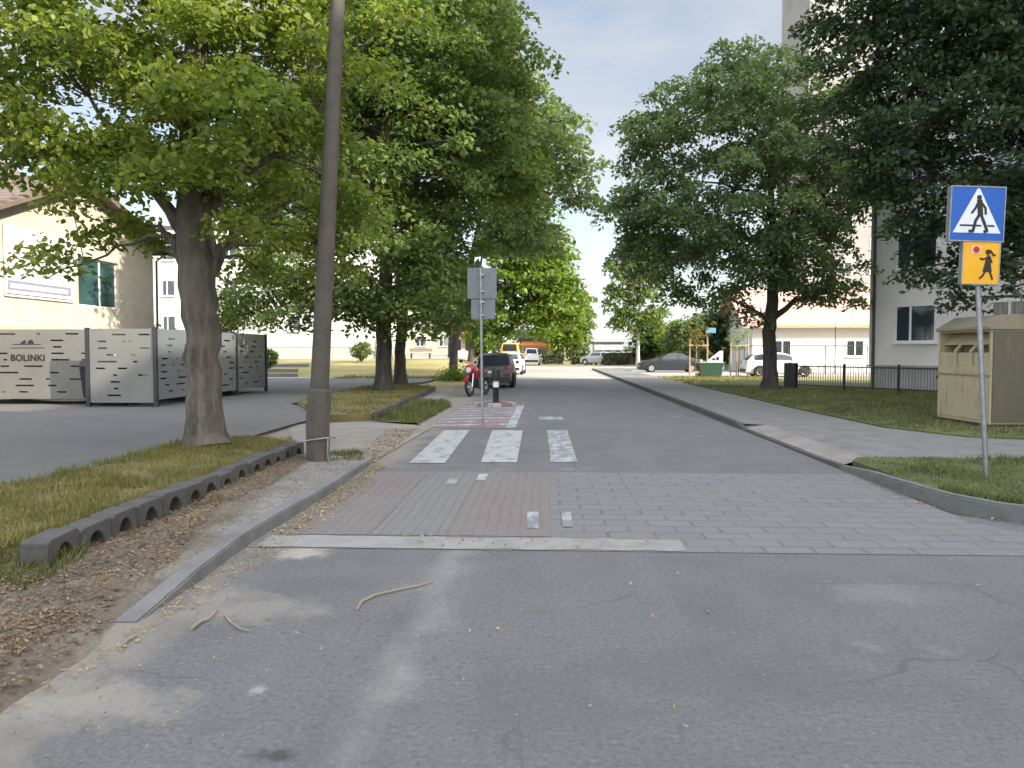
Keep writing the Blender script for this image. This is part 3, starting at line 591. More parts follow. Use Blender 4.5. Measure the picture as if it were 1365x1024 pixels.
for k, (px, py, Y, rx, rz, lm, lab) in enumerate(((765, 430, 100, 2.4, 3.4, LF_W, 'small pale feathery tree at the far end of the street'), (740, 425, 95, 3.2, 3.6, LF_D, 'rounded light green tree above the orange awning'),
        (600, 400, 75, 4, 3.6, LF_M, 'leafy tree standing behind the far bench'))):
    bq = A(px, 488, Y); bq.z = bank_z(bq.x, Y)
    tree('far_tree', lab, bq, [(0, 0, 0, .2), (0, 0, 2.2, .16), (.2, 0, 4.4, .08), (.2, 0, 6, .04)], [blob(px, py, Y, bq, rx, rx, rz), blob(px + 8, py - 20, Y, bq, rx * .6, rx * .6, rz * .6)], 90, 6500, .24, lm, BARK_B, 70 + k, 4, 1.1, fill=.3)
# right side trees
bR = G(1026, 519, .11)
tree('roadside_tree', 'wide crowned dark trunked tree on the right lawn by the pavement', bR,
     [(0, 0, 0, .33), (0, 0, .8, .27), (-.05, 0, 2.0, .25), (.0, 0, 2.9, .24), (.1, 0, 5, .16), (-.1, 0, 8, .11), (0, 0, 11.5, .05)],
     [blob(985, 260, bR.y, bR, 4.6, 4.2, 4.3), blob(990, 150, bR.y, bR, 3.4, 3.4, 2.7), blob(890, 290, bR.y, bR, 2.3, 2.6, 2.3), blob(1080, 330, bR.y, bR, 2.6, 2.8, 2.2), blob(880, 180, bR.y, bR, 1.6, 2, 1.8), blob(1110, 200, bR.y, bR, 2.4, 2.6, 3), blob(960, 385, bR.y, bR, 2.2, 2.2, 1.2), blob(1110, 405, bR.y, bR, 1.6, 1.6, .9), blob(840, 240, bR.y, bR, 1.0, 1.4, 1.2), blob(985, 95, bR.y, bR, 1.7, 2, 1.2)],
     330, 64000, .092, LF_M, BARK_B, 81, 10, .82, fill=.35, droop=.55,
     extra=[(11, rel(975, 400, bR.y, bR), .12), (11, rel(1110, 370, bR.y, bR), .14), (13, rel(1060, 250, bR.y, bR), .11)])
bS = Vector((12.6, 18.6, .1))
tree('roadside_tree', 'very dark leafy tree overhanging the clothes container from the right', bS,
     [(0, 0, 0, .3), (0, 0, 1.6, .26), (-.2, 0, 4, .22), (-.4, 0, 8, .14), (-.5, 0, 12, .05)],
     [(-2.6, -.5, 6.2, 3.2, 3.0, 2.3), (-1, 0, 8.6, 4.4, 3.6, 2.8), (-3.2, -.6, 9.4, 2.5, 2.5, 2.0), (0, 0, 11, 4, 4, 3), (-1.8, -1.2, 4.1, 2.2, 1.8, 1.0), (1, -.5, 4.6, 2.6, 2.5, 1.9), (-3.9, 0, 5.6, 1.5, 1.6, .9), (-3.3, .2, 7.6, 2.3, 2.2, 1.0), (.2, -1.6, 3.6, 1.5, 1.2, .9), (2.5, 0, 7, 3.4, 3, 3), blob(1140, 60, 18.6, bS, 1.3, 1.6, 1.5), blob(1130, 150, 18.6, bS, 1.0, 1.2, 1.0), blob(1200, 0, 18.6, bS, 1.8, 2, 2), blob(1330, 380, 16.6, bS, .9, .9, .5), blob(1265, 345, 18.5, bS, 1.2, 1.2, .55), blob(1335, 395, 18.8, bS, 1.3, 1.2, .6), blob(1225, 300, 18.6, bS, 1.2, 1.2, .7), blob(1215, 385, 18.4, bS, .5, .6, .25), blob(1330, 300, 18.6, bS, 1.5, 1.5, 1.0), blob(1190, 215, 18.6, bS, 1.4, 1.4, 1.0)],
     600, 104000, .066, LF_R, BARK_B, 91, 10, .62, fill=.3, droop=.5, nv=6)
bT = G(846, 487, 0); bT = Vector((9.3, 78, 0))
tree('birch_tree', 'pale loose crowned birch beyond the dark parked car', bT,
     [(0, 0, 0, .2), (0, 0, 3, .16), (.2, 0, 6, .12), (.3, 0, 10, .07), (.3, 0, 12.5, .03)],
     [blob(848, 360, 78, bT, 2.9, 2.6, 3.6), blob(870, 345, 78, bT, 2.2, 2.2, 3.0), blob(830, 410, 78, bT, 2.0, 2, 3.0), blob(858, 420, 78, bT, 2.4, 2.2, 2.4), blob(850, 325, 78, bT, 1.4, 1.4, 1.6)],
     170, 12500, .17, LF_W, BARK_W, 101, 7, .85, fill=.2, hang=.8, droop=.9)
def bush(name, label, base, rx, ry, h, lm, n, size, seed, cat='bush', group=None):
    t = thing(name, label, cat, base, 0, group); rng = np.random.default_rng(seed)
    k = 60; d = unit(rng.normal(0, 1, (k, 3))) * rng.uniform(.5, 1, (k, 1)); C = d * np.array([rx, ry, h * .5]) * .85 + np.array([0, 0, h * .52])
    b = MB()
    for j in range(9):
        c = C[j]; b.tube([(0, 0, 0), (c[0] * .4, c[1] * .4, c[2] * .5), tuple(c)], [.04, .03, .01], 5)
    b.build('stem', BARK_B, t, smooth=True)
    leaves('foliage', C, np.full(k, .3 * max(rx, h * .5)), n, size, lm, t, seed, 4, .1, .8); return t
p = A(897, 478, 84); bush('bush', 'bright yellow green bush right of the birch', (p.x, 84, 0), 2.0, 1.8, 5.2, LF_Y, 2600, .2, 111)
p = A(868, 478, 88); bush('bush', 'dark green shrub behind the parked dark car', (p.x, 88, 0), 2.4, 2, 4.4, LF_H, 2600, .22, 112)
p = A(925, 478, 80); bush('bush', 'large grey green shrub behind the staked sapling', (p.x, 80, 0), 3.4, 2.4, 6.0, LF_M, 4200, .22, 113)
p = A(960, 470, 66); bush('conifer', 'dark green conifer in front of the red roofed house gable', (p.x, 66, 0), 2.0, 1.8, 5.4, LF_R, 4200, .15, 114, 'conifer')
p = A(640, 440, 68); bush('bush', 'leafy bush behind the parked cars on the left', (p.x, 68, .8), 1.6, 1.6, 3.4, LF_D, 2000, .16, 115)
p = A(210, 440, 38); bush('bush', 'bright lime shrub beside the cream house wall', (p.x - .2, 38, .06), 1.5, 1.3, 3.0, LF_Y, 4200, .08, 116)
p = A(302, 430, 34); bush('bush', 'tall clipped conifer shrub behind the bin enclosure', (p.x, 34, .06), .75, .75, 4.6, LF_A, 4200, .07, 117)
p = A(358, 460, 50); bush('bush', 'small round shrub right of the bin enclosure', (p.x, 50, .4), .7, .7, 1.5, LF_B, 1500, .08, 118)
p = A(482, 470, 56); bush('bush', 'rounded shrub by the corner of the white building', (p.x, 56, .8), .9, .9, 1.6, LF_B, 1800, .08, 119)
p = A(625, 505, 41); bush('bush', 'low weeds growing behind the red motorcycle', (p.x - .6, 41, 0), 1.5, .8, .7, LF_D, 2000, .05, 120)
def hedge(label, x0, x1, y, h, d, seed, zb=0, lm=LF_H):
    t = thing('hedge', label, 'hedge', ((x0 + x1) / 2, y, zb)); w = (x1 - x0) / 2; rng = np.random.default_rng(seed)
    MB().box(-w + .12, w - .12, -d / 2 + .12, d / 2 - .12, .05, h - .12).build('stem', BARK_B, t)
    n = int(90 * (x1 - x0)); C = np.column_stack([rng.uniform(-w, w, n), rng.choice([-1, 1], n) * d / 2 * rng.uniform(.6, 1, n), rng.uniform(.1, h - .05, n)])
    k = n // 2; C[:k, 1] = rng.uniform(-d / 2, d / 2, k); C[:k, 2] = h - .08
    leaves('foliage', C, np.full(n, .16), n * 12, .075, lm, t, seed, 4, .0, 1); return t
a, c = A(803, 480, 88), A(868, 480, 88); hedge('long clipped dark hedge behind the dark parked car', a.x, c.x, 88, 1.35, 1.2, 121)
a, c = A(722, 480, 92), A(752, 480, 92); hedge('short clipped hedge below the orange awning', a.x, c.x, 92, 1.1, 1, 122)
a, c = A(760, 480, 92), A(786, 480, 92); hedge('low ragged hedge left of the far silver cars', a.x, c.x, 92, .9, 1, 123, 0, LF_W)
rng = np.random.default_rng(77)
for x0, x1, hh, n_ in ((-40, 6.5, 6.0, 10000), (14, 60, 6.5, 8000)):
    N = 160; C = np.column_stack([rng.uniform(x0, x1, N), rng.uniform(128, 138, N), rng.uniform(.4, hh, N) * rng.uniform(.5, 1, N)])
    o = leaves('distant_trees', C, np.full(N, 1.5), n_, .32, LF_M, None, 78, 4, .2, .8); tag(o, kind='stuff')
# ------------------------------------------------------------------ buildings
def window_on(parent, M, w, h, glass, name='window', mull=(.5,), depth=.12, sill=True, frame=.07):
    """M: local frame of the opening - x along the wall, z up, y pointing out of the wall"""
    b = MB(); f = frame
    b.box(-w / 2, w / 2, -.02, .035, 0, f, M=M); b.box(-w / 2, w / 2, -.02, .035, h - f, h, M=M)
    b.box(-w / 2, -w / 2 + f, -.02, .035, f, h - f, M=M); b.box(w / 2 - f, w / 2, -.02, .035, f, h - f, M=M)
    for q in mull: x = -w / 2 + q * w; b.box(x - f * .6, x + f * .6, -.02, .032, f, h - f, M=M)
    o = b.build(name, PVC, parent)
    MB().box(-w / 2 + f, w / 2 - f, -.02, .012, f, h - f, M=M).build('pane', glass, o)
    if sill: MB().box(-w / 2 - .06, w / 2 + .06, -.02, .14, -.07, -.003, M=M).build('sill', PVC, o)
    return o
def frameM(x, y, z, ang): return Matrix.Translation((x, y, z)) @ Matrix.Rotation(ang, 4, 'Z')
FACE_S, FACE_E, FACE_W = R(180), R(-90), R(90)      # outward -Y, +X, -X
def wall_with_holes(x0, x1, z0, z1, holes):
    """rectangles covering x0..x1, z0..z1 minus holes (hx0,hx1,hz0,hz1)"""
    xs = sorted({x0, x1, *[h[0] for h in holes], *[h[1] for h in holes]}); zs = sorted({z0, z1, *[h[2] for h in holes], *[h[3] for h in holes]}); out = []
    for j in range(len(zs) - 1):
        run = None
        for i in range(len(xs) - 1):
            cx, cz = (xs[i] + xs[i + 1]) / 2, (zs[j] + zs[j + 1]) / 2; hole = any(h[0] < cx < h[1] and h[2] < cz < h[3] for h in holes)
            if hole:
                if run: out.append(run); run = None
            else: run = (run[0], xs[i + 1], zs[j], zs[j + 1]) if run else (xs[i], xs[i + 1], zs[j], zs[j + 1])
        if run: out.append(run)
    return out
# cream house on the left (gable end towards the street)
HX = -17.0
house = thing('cream_house', 'cream plastered house with brown tiled roof and white banner on the left', 'house', (HX, 23.8, 0))
win = (4.0, 6.2, 2.75, 4.45)                         # along the wall (y from 20), z
ya, yb = A(105, 380, 24.2), A(158, 380, 26.3)
def wall_y(px): d = ray(px, 400); return HX / d.x * d.y
wy0, wy1 = wall_y(105) - 23.8, wall_y(159) - 23.8
wz0, wz1 = A(130, 410, wall_y(130)).z, A(130, 346, wall_y(130)).z
b = MB()
for (u0, u1, v0, v1) in wall_with_holes(-8, 9.0, 0, 6.05, [(wy0, wy1, wz0, wz1)]): b.box(-.25, 0, u0, u1, v0, v1)
b.prism([(-.25, -.5, 6.05), (-.25, 9.0, 6.05), (-.25, 3.6, 7.7)], (.25, 0, 0))
b.box(-9.7, -.25, 8.75, 9.0, 0, 6.05); b.box(-9.7, -.25, -8, -7.75, 0, 6.05); b.box(-9.95, -9.7, -8, 9.0, 0, 6.05)
b.build('wall', PLASTER, house)
window_on(house, frameM(-.16, (wy0 + wy1) / 2, wz0, FACE_E), wy1 - wy0, wz1 - wz0, GLASS_G, mull=(.42,))
MB().box(0, .06, -8, 9.02, 1.95, 2.40).build('ledge', PINKB, house)
b = MB()
for s, (ye, zе) in enumerate(((-1.1, 5.95), (9.6, 5.85))):
    b.prism([(-10.2, ye, zе), (-10.2, 3.6, 7.76), (-10.2, 3.6, 7.94), (-10.2, ye, zе + .18)], (10.75, 0, 0))
rf = b.build('roof', TILE_B, house)
b = MB()
for s, (ye, zе) in enumerate(((-1.1, 5.86), (9.6, 5.76))):
    b.prism([(.5, ye, zе), (.5, 3.6, 7.68), (.5, 3.6, 7.82), (.5, ye, zе + .14)], (.08, 0, 0))
b.build('fascia', plain('fascia_brown', (.13, .10, .08), .8), rf)
MB().tube([(.62, 9.66, 5.87), (-9.5, 9.66, 5.79)], .07, 8).build('gutter', DARKM, house)
MB().tube([(.2, 9.6, 5.8), (.08, 9.15, 5.5), (.08, 9.12, .2)], .05, 8).build('drainpipe', DARKM, house)
MB().prism([(-11, -12, 6.9), (-3.0, -12, 6.9), (-7, -12, 10.0)], (0, 22, 0)).build('roof', TILE_B, house)
MB().box(-10.6, -3.6, -11.5, 9.5, 0, 6.88).build('wall', PLASTER, house)
MB().box(-7.5, -6.7, 5, 5.8, 9.2, 11).build('chimney', CONC, house)
by0, by1 = wall_y(6) - 23.8, wall_y(95) - 23.8; bz0, bz1 = A(60, 396, wall_y(60)).z, A(60, 312, wall_y(60)).z
bn = thing('banner', 'large white notice banner with grey text on the cream house wall', 'banner', (HX + .02, 23.8, 0))
MB().box(0, .03, by0, by1, bz0, bz1).build('board', plain('banner_white', (.66, .66, .66), .6, var=.03), bn)
b = MB(); b.box(.032, .036, by0 + .08, by1 - .08, bz0 + .1, bz0 + .42); b.build('footer_band', plain('banner_slate', (.20, .21, .27), .6), bn)
b = MB(); g_ = random.Random(3)
for r_, z in enumerate((bz0 + .55, bz0 + .66, bz0 + .78, bz0 + .9, bz0 + 1.25, bz0 + 1.5)):
    x = by0 + .5
    while x < by1 - .6: w = g_.uniform(.08, .26); b.box(.032, .035, x, min(x + w, by1 - .3), z, z + (.045 if r_ < 4 else .07)); x += w + .06
b.build('printed_text', plain('banner_grey_print', (.45, .45, .47), .7), bn)
b = MB(); x = by0 + .2
while x < by1 - .3: w = g_.uniform(.1, .3); b.box(.0365, .039, x, x + w, bz0 + .18, bz0 + .32); x += w + .05
b.build('footer_text', plain('banner_light_print', (.6, .6, .66), .7), bn)
b = MB(); b.box(.031, .06, by0 - .05, by0 - .002, bz0 - .05, bz1 + .05); b.box(.031, .06, by1 + .002, by1 + .05, bz0 - .05, bz1 + .05); b.box(.031, .06, by0 - .05, by1 + .05, bz0 - .1, bz0 - .052)
b.build('frame', WHITE_S, bn)
q = NT('curtained_glass'); f_ = q.noise(1.0, 3, .5, stretch=(14, 14, .6)); g_ = q.noise(.45, 2)
c = q.ramp(f_, (.35, (.10, .115, .12)), (.65, (.26, .27, .27))); c = q.mix(q.ramp(g_, (.47, 0), (.53, 1)), c, (.035, .045, .05)); GLASS_C = q.out(c, .07)
# generic block of flats
def block(name, label, x0, x1, y0, y1, h, wallm, floors, faces, plinth=1.0, first=1.95, storey=2.75, glass=GLASS_C, win=(1.5, 1.45), pitch=3.2, off=1.0, parapet=.3, cat='apartment block', rot=0):
    t = thing(name, label, cat, (x0, y0, 0), rot); w, d = x1 - x0, y1 - y0
    MB().box(0, w, 0, d, plinth, h).build('wall', wallm, t)
    MB().box(.05, w - .05, .05, d - .05, 0, plinth - .004).build('plinth', GREYW2, t)
    MB().box(-.08, w + .08, -.08, d + .08, h + .003, h + parapet).build('roof', CONC_D, t)
    for f in faces:
        L = w if f in 'SN' else d; n = max(1, int((L - off) / pitch))
        for fl in range(floors):
            for k in range(n):
                u = off + win[0] / 2 + k * pitch; z = first + fl * storey
                if u + win[0] / 2 > L - .3: continue
                M = {'S': frameM(u, .0, z, FACE_S), 'W': frameM(.0, u, z, FACE_W), 'E': frameM(w, u, z, FACE_E)}[f]
                window_on(t, M, win[0], win[1], glass, mull=(.62,))
    return t
bx = A(1158, 480, 31).x
ap = block('apartment_block', 'grey plastered apartment block behind the railings on the right', bx, bx + 20, 31, 37, 14.3, GREYW, 5, 'S', 1.03, 1.92, 2.75, win=(1.55, 1.42), pitch=3.4, off=1.05, rot=math.atan2(-.8, .6))
MB().tube([(.22, -.09, .1), (.22, -.09, 14.2)], .06, 8).build('drainpipe', DARKM, ap)
MB().box(-.012, 12.6, -.06, 0.0, .98, 1.06).build('ledge', GREYW2, ap)
tw = A(1042, 50, 106).x
t = block('tower_block', 'tall pale tower block rising behind the trees on the right', tw, tw + 26, 95, 106, 52, plain('tower_render', (.29, .275, .265), .9, var=.2, scale=.22), 17, 'S', 1.2, 2.2, 2.9, pitch=3.6, off=4)
block('tower_block', 'unseen tall grey tower block added on the right to shade the trees', 47, 59, -3, 12, 42, GREYW, 13, 'W', 1.2, 2.2, 2.9, pitch=3.6)  # out of view, added to throw shade over the island trees
block('apartment_block', 'unseen long low grey block added on the right to shade the street', 34, 45, -60, 20, 27.5, GREYW, 6, 'W', 1.2, 2.2, 2.9, pitch=3.8)  # out of view, added and sized to cast the street's shade
t = block('white_building', 'long white building behind the dry lawn on the left', -44, -14.2, 62, 74, 11.5, WHITEW, 3, 'SE', 1.95, 3.2, 2.9, glass=GLASS, win=(1.1, 1.3), pitch=5.2, off=2.2, cat='building')
# red roofed house on the right
rx0, rx1 = A(985, 450, 62).x, 36.0
rh = thing('red_roofed_house', 'long low white house with salmon red tiled roof on the right', 'house', (rx0, 58, 0))
MB().box(0, rx1 - rx0, 0, 9, 0, 3.55).build('wall', WHITEW, rh)
MB().prism([(0, .02, 3.552), (0, 8.98, 3.552), (0, 4.5, 6.3)], (.25, 0, 0)).build('gable', PLASTER, rh)
MB().prism([(-.9, -.7, 3.35), (-.9, 4.5, 6.45), (-.9, 9.7, 3.35), (-.9, 9.7, 3.53), (-.9, 4.5, 6.63), (-.9, -.7, 3.53)], (rx1 - rx0 + 1.8, 0, 0)).build('roof', TILE_R, rh)
MB().box(-.9, rx1 - rx0 + .9, -.78, -.7, 3.3, 3.5).build('gutter', WOOD, rh)
for u in (2.2, 7.5, 12): window_on(rh, frameM(u, 0, 1.2, FACE_S), 1.3, 1.2, GLASS)
# far shops
def shop(label, px0, px1, Y, h, wallm, awn, zb=0):
    a, c = A(px0, 470, Y), A(px1, 470, Y); w = c.x - a.x; t = thing('shop', label, 'shop', (a.x, Y, zb))
    MB().box(0, w, 0, 4, 0, h).build('wall', wallm, t); MB().box(-.2, w + .2, -.3, 4.2, h + .003, h + .2).build('roof', CONC_D, t)
    MB().prism([(0, -.004, h - .1), (0, -1.2, h - .7), (0, -1.2, h - 1.0), (0, -.004, h - .4)], (w, 0, 0)).build('awning', awn, t)
    for k in range(3): window_on(t, frameM(w * (k + .5) / 3, 0, .7, FACE_S), w * .22, 1.3, GLASS, 'shop_window', (), sill=False)
    return t
ORANGE = plain('orange_awning', (.62, .20, .06), .7); REDA = plain('red_sheet', (.52, .12, .08), .7)
shop('low shop with an orange awning at the far end of the street', 695, 752, 100, 3.0, PLASTER, ORANGE)
shop('red fronted kiosk behind the motorcycle in the distance', 606, 640, 84, 3.0, plain('kiosk_pale', (.6, .55, .5), .8), REDA, .9)
shop('pink walled shop beside the far hedge', 792, 830, 112, 2.7, plain('pink_wall', (.55, .36, .36), .8), WHITE_S)
a = A(560, 440, 105); block('cream_block', 'cream far apartment block seen under the left trees', a.x - 8, a.x + 9, 105, 116, 9, PLASTER, 3, 'S', 1, 2.2, 2.8, cat='apartment block')
# ------------------------------------------------------------------ bin enclosure
ex0, ex1 = -10.66, G(97, 548).x
en = thing('bin_enclosure', 'grey bin enclosure of slotted metal panels with lettering beside the house', 'bin enclosure', (ex0, 20.6, .06))
def slot_panel(L, z0, z1, seed, avoid=None, th=.03):
    """slotted sheet from x=0..L, real holes"""
    b = MB(); g = random.Random(seed); rows = []; z = z0 + .18
    while z < z1 - .12: rows.append(z); z += .185
    prev = z0
    for z in rows:
        b.box(0, L, -th / 2, th / 2, prev, z); x = 0.0; cur = g.uniform(.1, .7)
        while cur < L - .3:
            w = g.choice((.12, .26, .38, .55)); w = min(w, L - cur - .08)
            if avoid and avoid[0] < cur + w and cur < avoid[1] and avoid[2] < z + .05 and z < avoid[3]: cur += .3; continue
            b.box(x, cur, -th / 2, th / 2, z, z + .045); x = cur + w; cur = x + g.uniform(.35, 1.0)
        b.box(x, L, -th / 2, th / 2, z, z + .045); prev = z + .045
    b.box(0, L, -th / 2, th / 2, prev, z1); return b
pt = 2.15
w2 = ex0 - ex1
o = slot_panel(w2 - .16, .12, pt, 5).build('panel', PANEL, en); o.location = (-w2 + .1, 0, 0)
gx0 = -16.9; gw = ex1 - .14 - gx0
tx0, tx1 = A(15, 470, 21.5).x - gx0, A(60, 470, 21.5).x - gx0
tz1 = A(30, 455, 21.5).z - .06; tz0 = A(30, 482, 21.5).z - .06
o = slot_panel(gw, .16, pt, 8, (tx0 - .1, tx1 + .15, tz0 - .1, tz1 + .15)).build('gate', PANEL, en); o.location = (gx0 - ex0, .9, 0)
fc = bpy.data.curves.new('lettering', 'FONT'); fc.body = 'BOLINKI'; fc.size = .30; fc.extrude = .004; fc.space_character = 1.05; fc.offset = .008
fo = bpy.data.objects.new('lettering_curve', fc); me = bpy.data.meshes.new_from_object(fo); bpy.data.objects.remove(fo)
xs = [v.co.x for v in me.vertices]; k = (tx1 - tx0) / (max(xs) - min(xs))
for v in me.vertices: v.co = Vector((tx0 + (v.co.x - min(xs)) * k, -.02 - v.co.z, tz0 + .02 + v.co.y * k))
me.materials.append(BLACK_S); lo = bpy.data.objects.new('lettering', me); COL.objects.link(lo); lo.parent = o
b = MB(); cx = (tx0 + tx1) / 2; zz = tz0 + .38
b.box(tx0, tx1, -.021, -.016, zz, zz + .02); b.box(tx0 + .06, tx1 - .1, -.021, -.016, zz + .1, zz + .12)
b.prism([(cx - .22, -.021, zz + .13), (cx - .05, -.021, zz + .13), (cx - .05, -.021, zz + .24), (cx - .15, -.021, zz + .2)], (0, .005, 0)); b.prism([(cx + .0, -.021, zz + .13), (cx + .2, -.021, zz + .13), (cx + .14, -.021, zz + .25), (cx + .03, -.021, zz + .22)], (0, .005, 0))
b.build('emblem', BLACK_S, o)
for q in ((-w2 + .04, 0), (-w2 - .12, .9), (0, 0), (0, 2.75), (0, 5.5), (0, 8.3)):
    MB().box(-.05, .05, -.05, .05, -.07, pt + .03).build('post', DARKM, en, loc=(q[0], q[1], 0))
for k in range(3):
    o = slot_panel(2.63, .2, pt, 20 + k).build('panel', PANEL_G, en, loc=(0, .06 + 2.75 * k, 0)); o.rotation_euler.z = R(90)
MB().box(-3.5, -.1, 8.28, 8.31, .15, pt).build('back_panel', PANEL_G, en)
MB().box(gx0 - ex0, -.06, .96, 8.27, pt - .02, pt + .01).build('shade_sheet', DARKM, en)  # unseen cover added to keep the inside dark behind the slots
def wheeled_bin(label, x, y, m):
    t = thing('waste_container', label, 'waste container', (x, y, .065), 0, 'waste containers inside the enclosure'); b = MB()
    b.prism([(-.62, -.4, .22), (.62, -.4, .22), (.68, -.48, 1.1), (-.68, -.48, 1.1)], (0, .85, 0)); b.build('body', m, t)
    MB().prism([(-.7, -.5, 1.104), (-.7, .42, 1.104), (-.7, .3, 1.3), (-.7, -.3, 1.32)], (1.4, 0, 0)).build('lid', BLACK, t)
    for sx in (-.5, .5):
        for sy in (-.25, .3):
            MB().lathe([(.1, -.03), (.1, .03)], 14, M=Matrix.Translation((sx, sy, .1)) @ Matrix.Rotation(R(90), 4, 'Y')).build('castor', RUBBER, t)
            MB().box(sx - .045, sx + .045, sy - .05, sy + .05, .125, .22).build('bracket', DARKM, t)
GREENB = plain('dark_green_plastic', (.02, .06, .04), .5)
wheeled_bin('dark waste container seen under the slotted panel, left one', ex0 - .92 - .75, 21.4, BLACK); wheeled_bin('dark green waste container seen under the slotted panel, right one', ex0 - .8, 23.6, GREENB); wheeled_bin('dark waste container deep inside the enclosure', ex0 - .8, 26.5, BLACK)
# ------------------------------------------------------------------ lamp post
lb = G(424, 616, .05)
lp = thing('lamp_post', 'leaning grey concrete lamp post with a thicker base at the left kerb', 'lamp post', lb)
Y = lb.y; k = Y / F0
a1 = Vector(rel(426, 518, Y, lb)); top = Vector(rel(452, -40, Y, lb)); top2 = a1 + (top - a1) * 1.6
MB().tube([(0, 0, -.03), (0, 0, .5), a1 * .97, a1], [.165, .17, .165, .15], 8).build('base', CONC_P, lp)
MB().tube([a1, a1.lerp(top, .3), a1.lerp(top, .6), top, top2], [.128, .118, .106, .094, .075], 14).build('shaft', CONC_P, lp, smooth=True)
MB().tube([top2, top2 + Vector((.2, 0, .5)), top2 + Vector((1.0, 0, .75)), top2 + Vector((1.7, 0, .78))], .03, 8).build('arm', GALV, lp, smooth=True)
MB().lathe([(.02, .12), (.12, .1), (.16, 0), (.1, -.06), (.02, -.08)], 14, M=Matrix.Translation(top2 + Vector((2.0, 0, .76))) @ Matrix.Diagonal((2.2, 1, 1, 1))).build('lamp_head', GALV, lp, smooth=True)
b = MB()
b.tube([(-.20 + .0, -.16, .30), (.19, -.16, .36), (.22, .1, .33)], .012, 6); b.tube([(.19, -.16, .36), (.185, -.17, .14), (.2, -.17, .03)], .011, 6); b.build('strap', GALV, lp)
# ------------------------------------------------------------------ edging blocks
def edge_block(Mt, L=.42, h=.2, d=.2, r=.11):
    b = MB(); pr = [(-L / 2, 0), (-r, 0)]
    for k in range(1, 8): a_ = math.pi * (1 - k / 8); pr.append((r * math.cos(a_), .155 * math.sin(a_) * .9))
    pr += [(r, 0), (L / 2, 0), (L / 2, h - .02), (L / 2 - .03, h), (-L / 2 + .03, h), (-L / 2, h - .02)]
    # front frame with an arched hole; a back plate closes the hollow
    b.prism([(x, 0, z) for x, z in pr], (0, d, 0)); b.box(-r, r, d * .75, d * .98, 0, .15)
    return b
e0, e1 = G(62, 762, .05), G(404, 607, .05); n = 14; ang = math.atan2(e1.y - e0.y, e1.x - e0.x)
proto = None; step = (e1 - e0) / n
for k in range(n):
    p = e0 + step * (k + .5)
    if proto is None: proto = edge_block(None, step.length - .012).build('edging_block', CONC_D, bevel=.006); o = proto
    else: o = proto.copy(); COL.objects.link(o)
    tag(o, 'arched hollow concrete edging block in the row along the left lawn', 'edging block', 'edging blocks along the left lawn')
    o.location = (p.x + rnd.uniform(-.015, .015), p.y, .05 + rnd.uniform(-.02, .02)); o.rotation_euler = (R(rnd.uniform(-6, 3)), R(rnd.uniform(-2.5, 2.5)), ang + R(rnd.uniform(-4, 4)))
pp = None; s0, s1 = Vector((-3.92, 17.4, .02)), Vector((-4.42, 30.6, .02)); n = 26
for k in range(n):
    p = s0.lerp(s1, (k + .5) / n)
    if pp is None: pp = MB().box(-.25, .25, -.05, .05, -.05, .17).build('kerb_stone', CONC_D, bevel=.01); o = pp
    else: o = pp.copy(); COL.objects.link(o)
    tag(o, 'dark upright kerb stone in the row edging the island lawn', 'kerb stone', 'kerb stones edging the island lawn')
    o.location = p + Vector((rnd.uniform(-.02, .02), 0, rnd.uniform(-.03, .03))); o.rotation_euler = (R(rnd.uniform(-6, 6)), 0, math.atan2(s1.y - s0.y, s1.x - s0.x) + R(rnd.uniform(-3, 3)))
# ------------------------------------------------------------------ signs
sb = G(1315, 636, .14); st = A(1298.5, 262, sb.y); ax = (st - sb).normalized()
sg = thing('crossing_sign', 'blue pedestrian crossing sign above a yellow child plate on a leaning post', 'road sign', sb)
Lp = (st - sb).length
MB().tube([(0, 0, -.05), ax * (Lp - .05)], .03, 12).build('post', GALV, sg, smooth=True)
def plateM(px, py, push=-.05):
    p = A(px, py, sb.y) - sb; xax = Vector((1, .04, -.03)).normalized(); z = (ax - xax * ax.dot(xax)).normalized(); y = z.cross(xax)
    return Matrix(((xax.x, y.x, z.x, p.x + y.x * push), (xax.y, y.y, z.y, p.y + y.y * push), (xax.z, y.z, z.z, p.z + y.z * push), (0, 0, 0, 1)))
def flat(M, polys, y0, y1):
    b = MB()
    for poly in polys: b.prism([M @ Vector((x, y0, z)) for x, z in poly], M.to_3x3() @ Vector((0, y1 - y0, 0)))
    return b
M1 = plateM(1297, 287); S = .30
bp_ = flat(M1, [[(-S, -S), (S, -S), (S, S), (-S, S)]], -.035, .03).build('blue_plate', BLUE, sg)
MBx = MB()
for q in ((-S - .012, -S), (S, S + .012)): MBx.box(q[0], q[1], -.04, .035, -S - .012, S + .012, M=M1)
MBx.box(-S, S, -.04, .035, S, S + .012, M=M1); MBx.box(-S, S, -.04, .035, -S - .012, -S, M=M1); MBx.build('rim', GALV, bp_)
tri = flat(M1, [[(-.27, -.215), (.27, -.215), (.012, .285), (-.012, .285)]], -.038, -.036).build('triangle', WHITE_S, bp_)
def limbp(pts, w):                      # 2-D thick polyline pieces
    out = []
    for (x0, z0), (x1, z1) in zip(pts, pts[1:]):
        d = Vector((x1 - x0, z1 - z0)); d.normalize(); q = Vector((-d.y, d.x)) * w / 2; e = d * w * .25
        out.append([(x0 + q.x - e.x, z0 + q.y - e.y), (x0 - q.x - e.x, z0 - q.y - e.y), (x1 - q.x + e.x, z1 - q.y + e.y), (x1 + q.x + e.x, z1 + q.y + e.y)])
    return out
def disc(cx, cz, r, n=14): return [(cx + r * math.cos(2 * math.pi * k / n), cz + r * math.sin(2 * math.pi * k / n)) for k in range(n)]
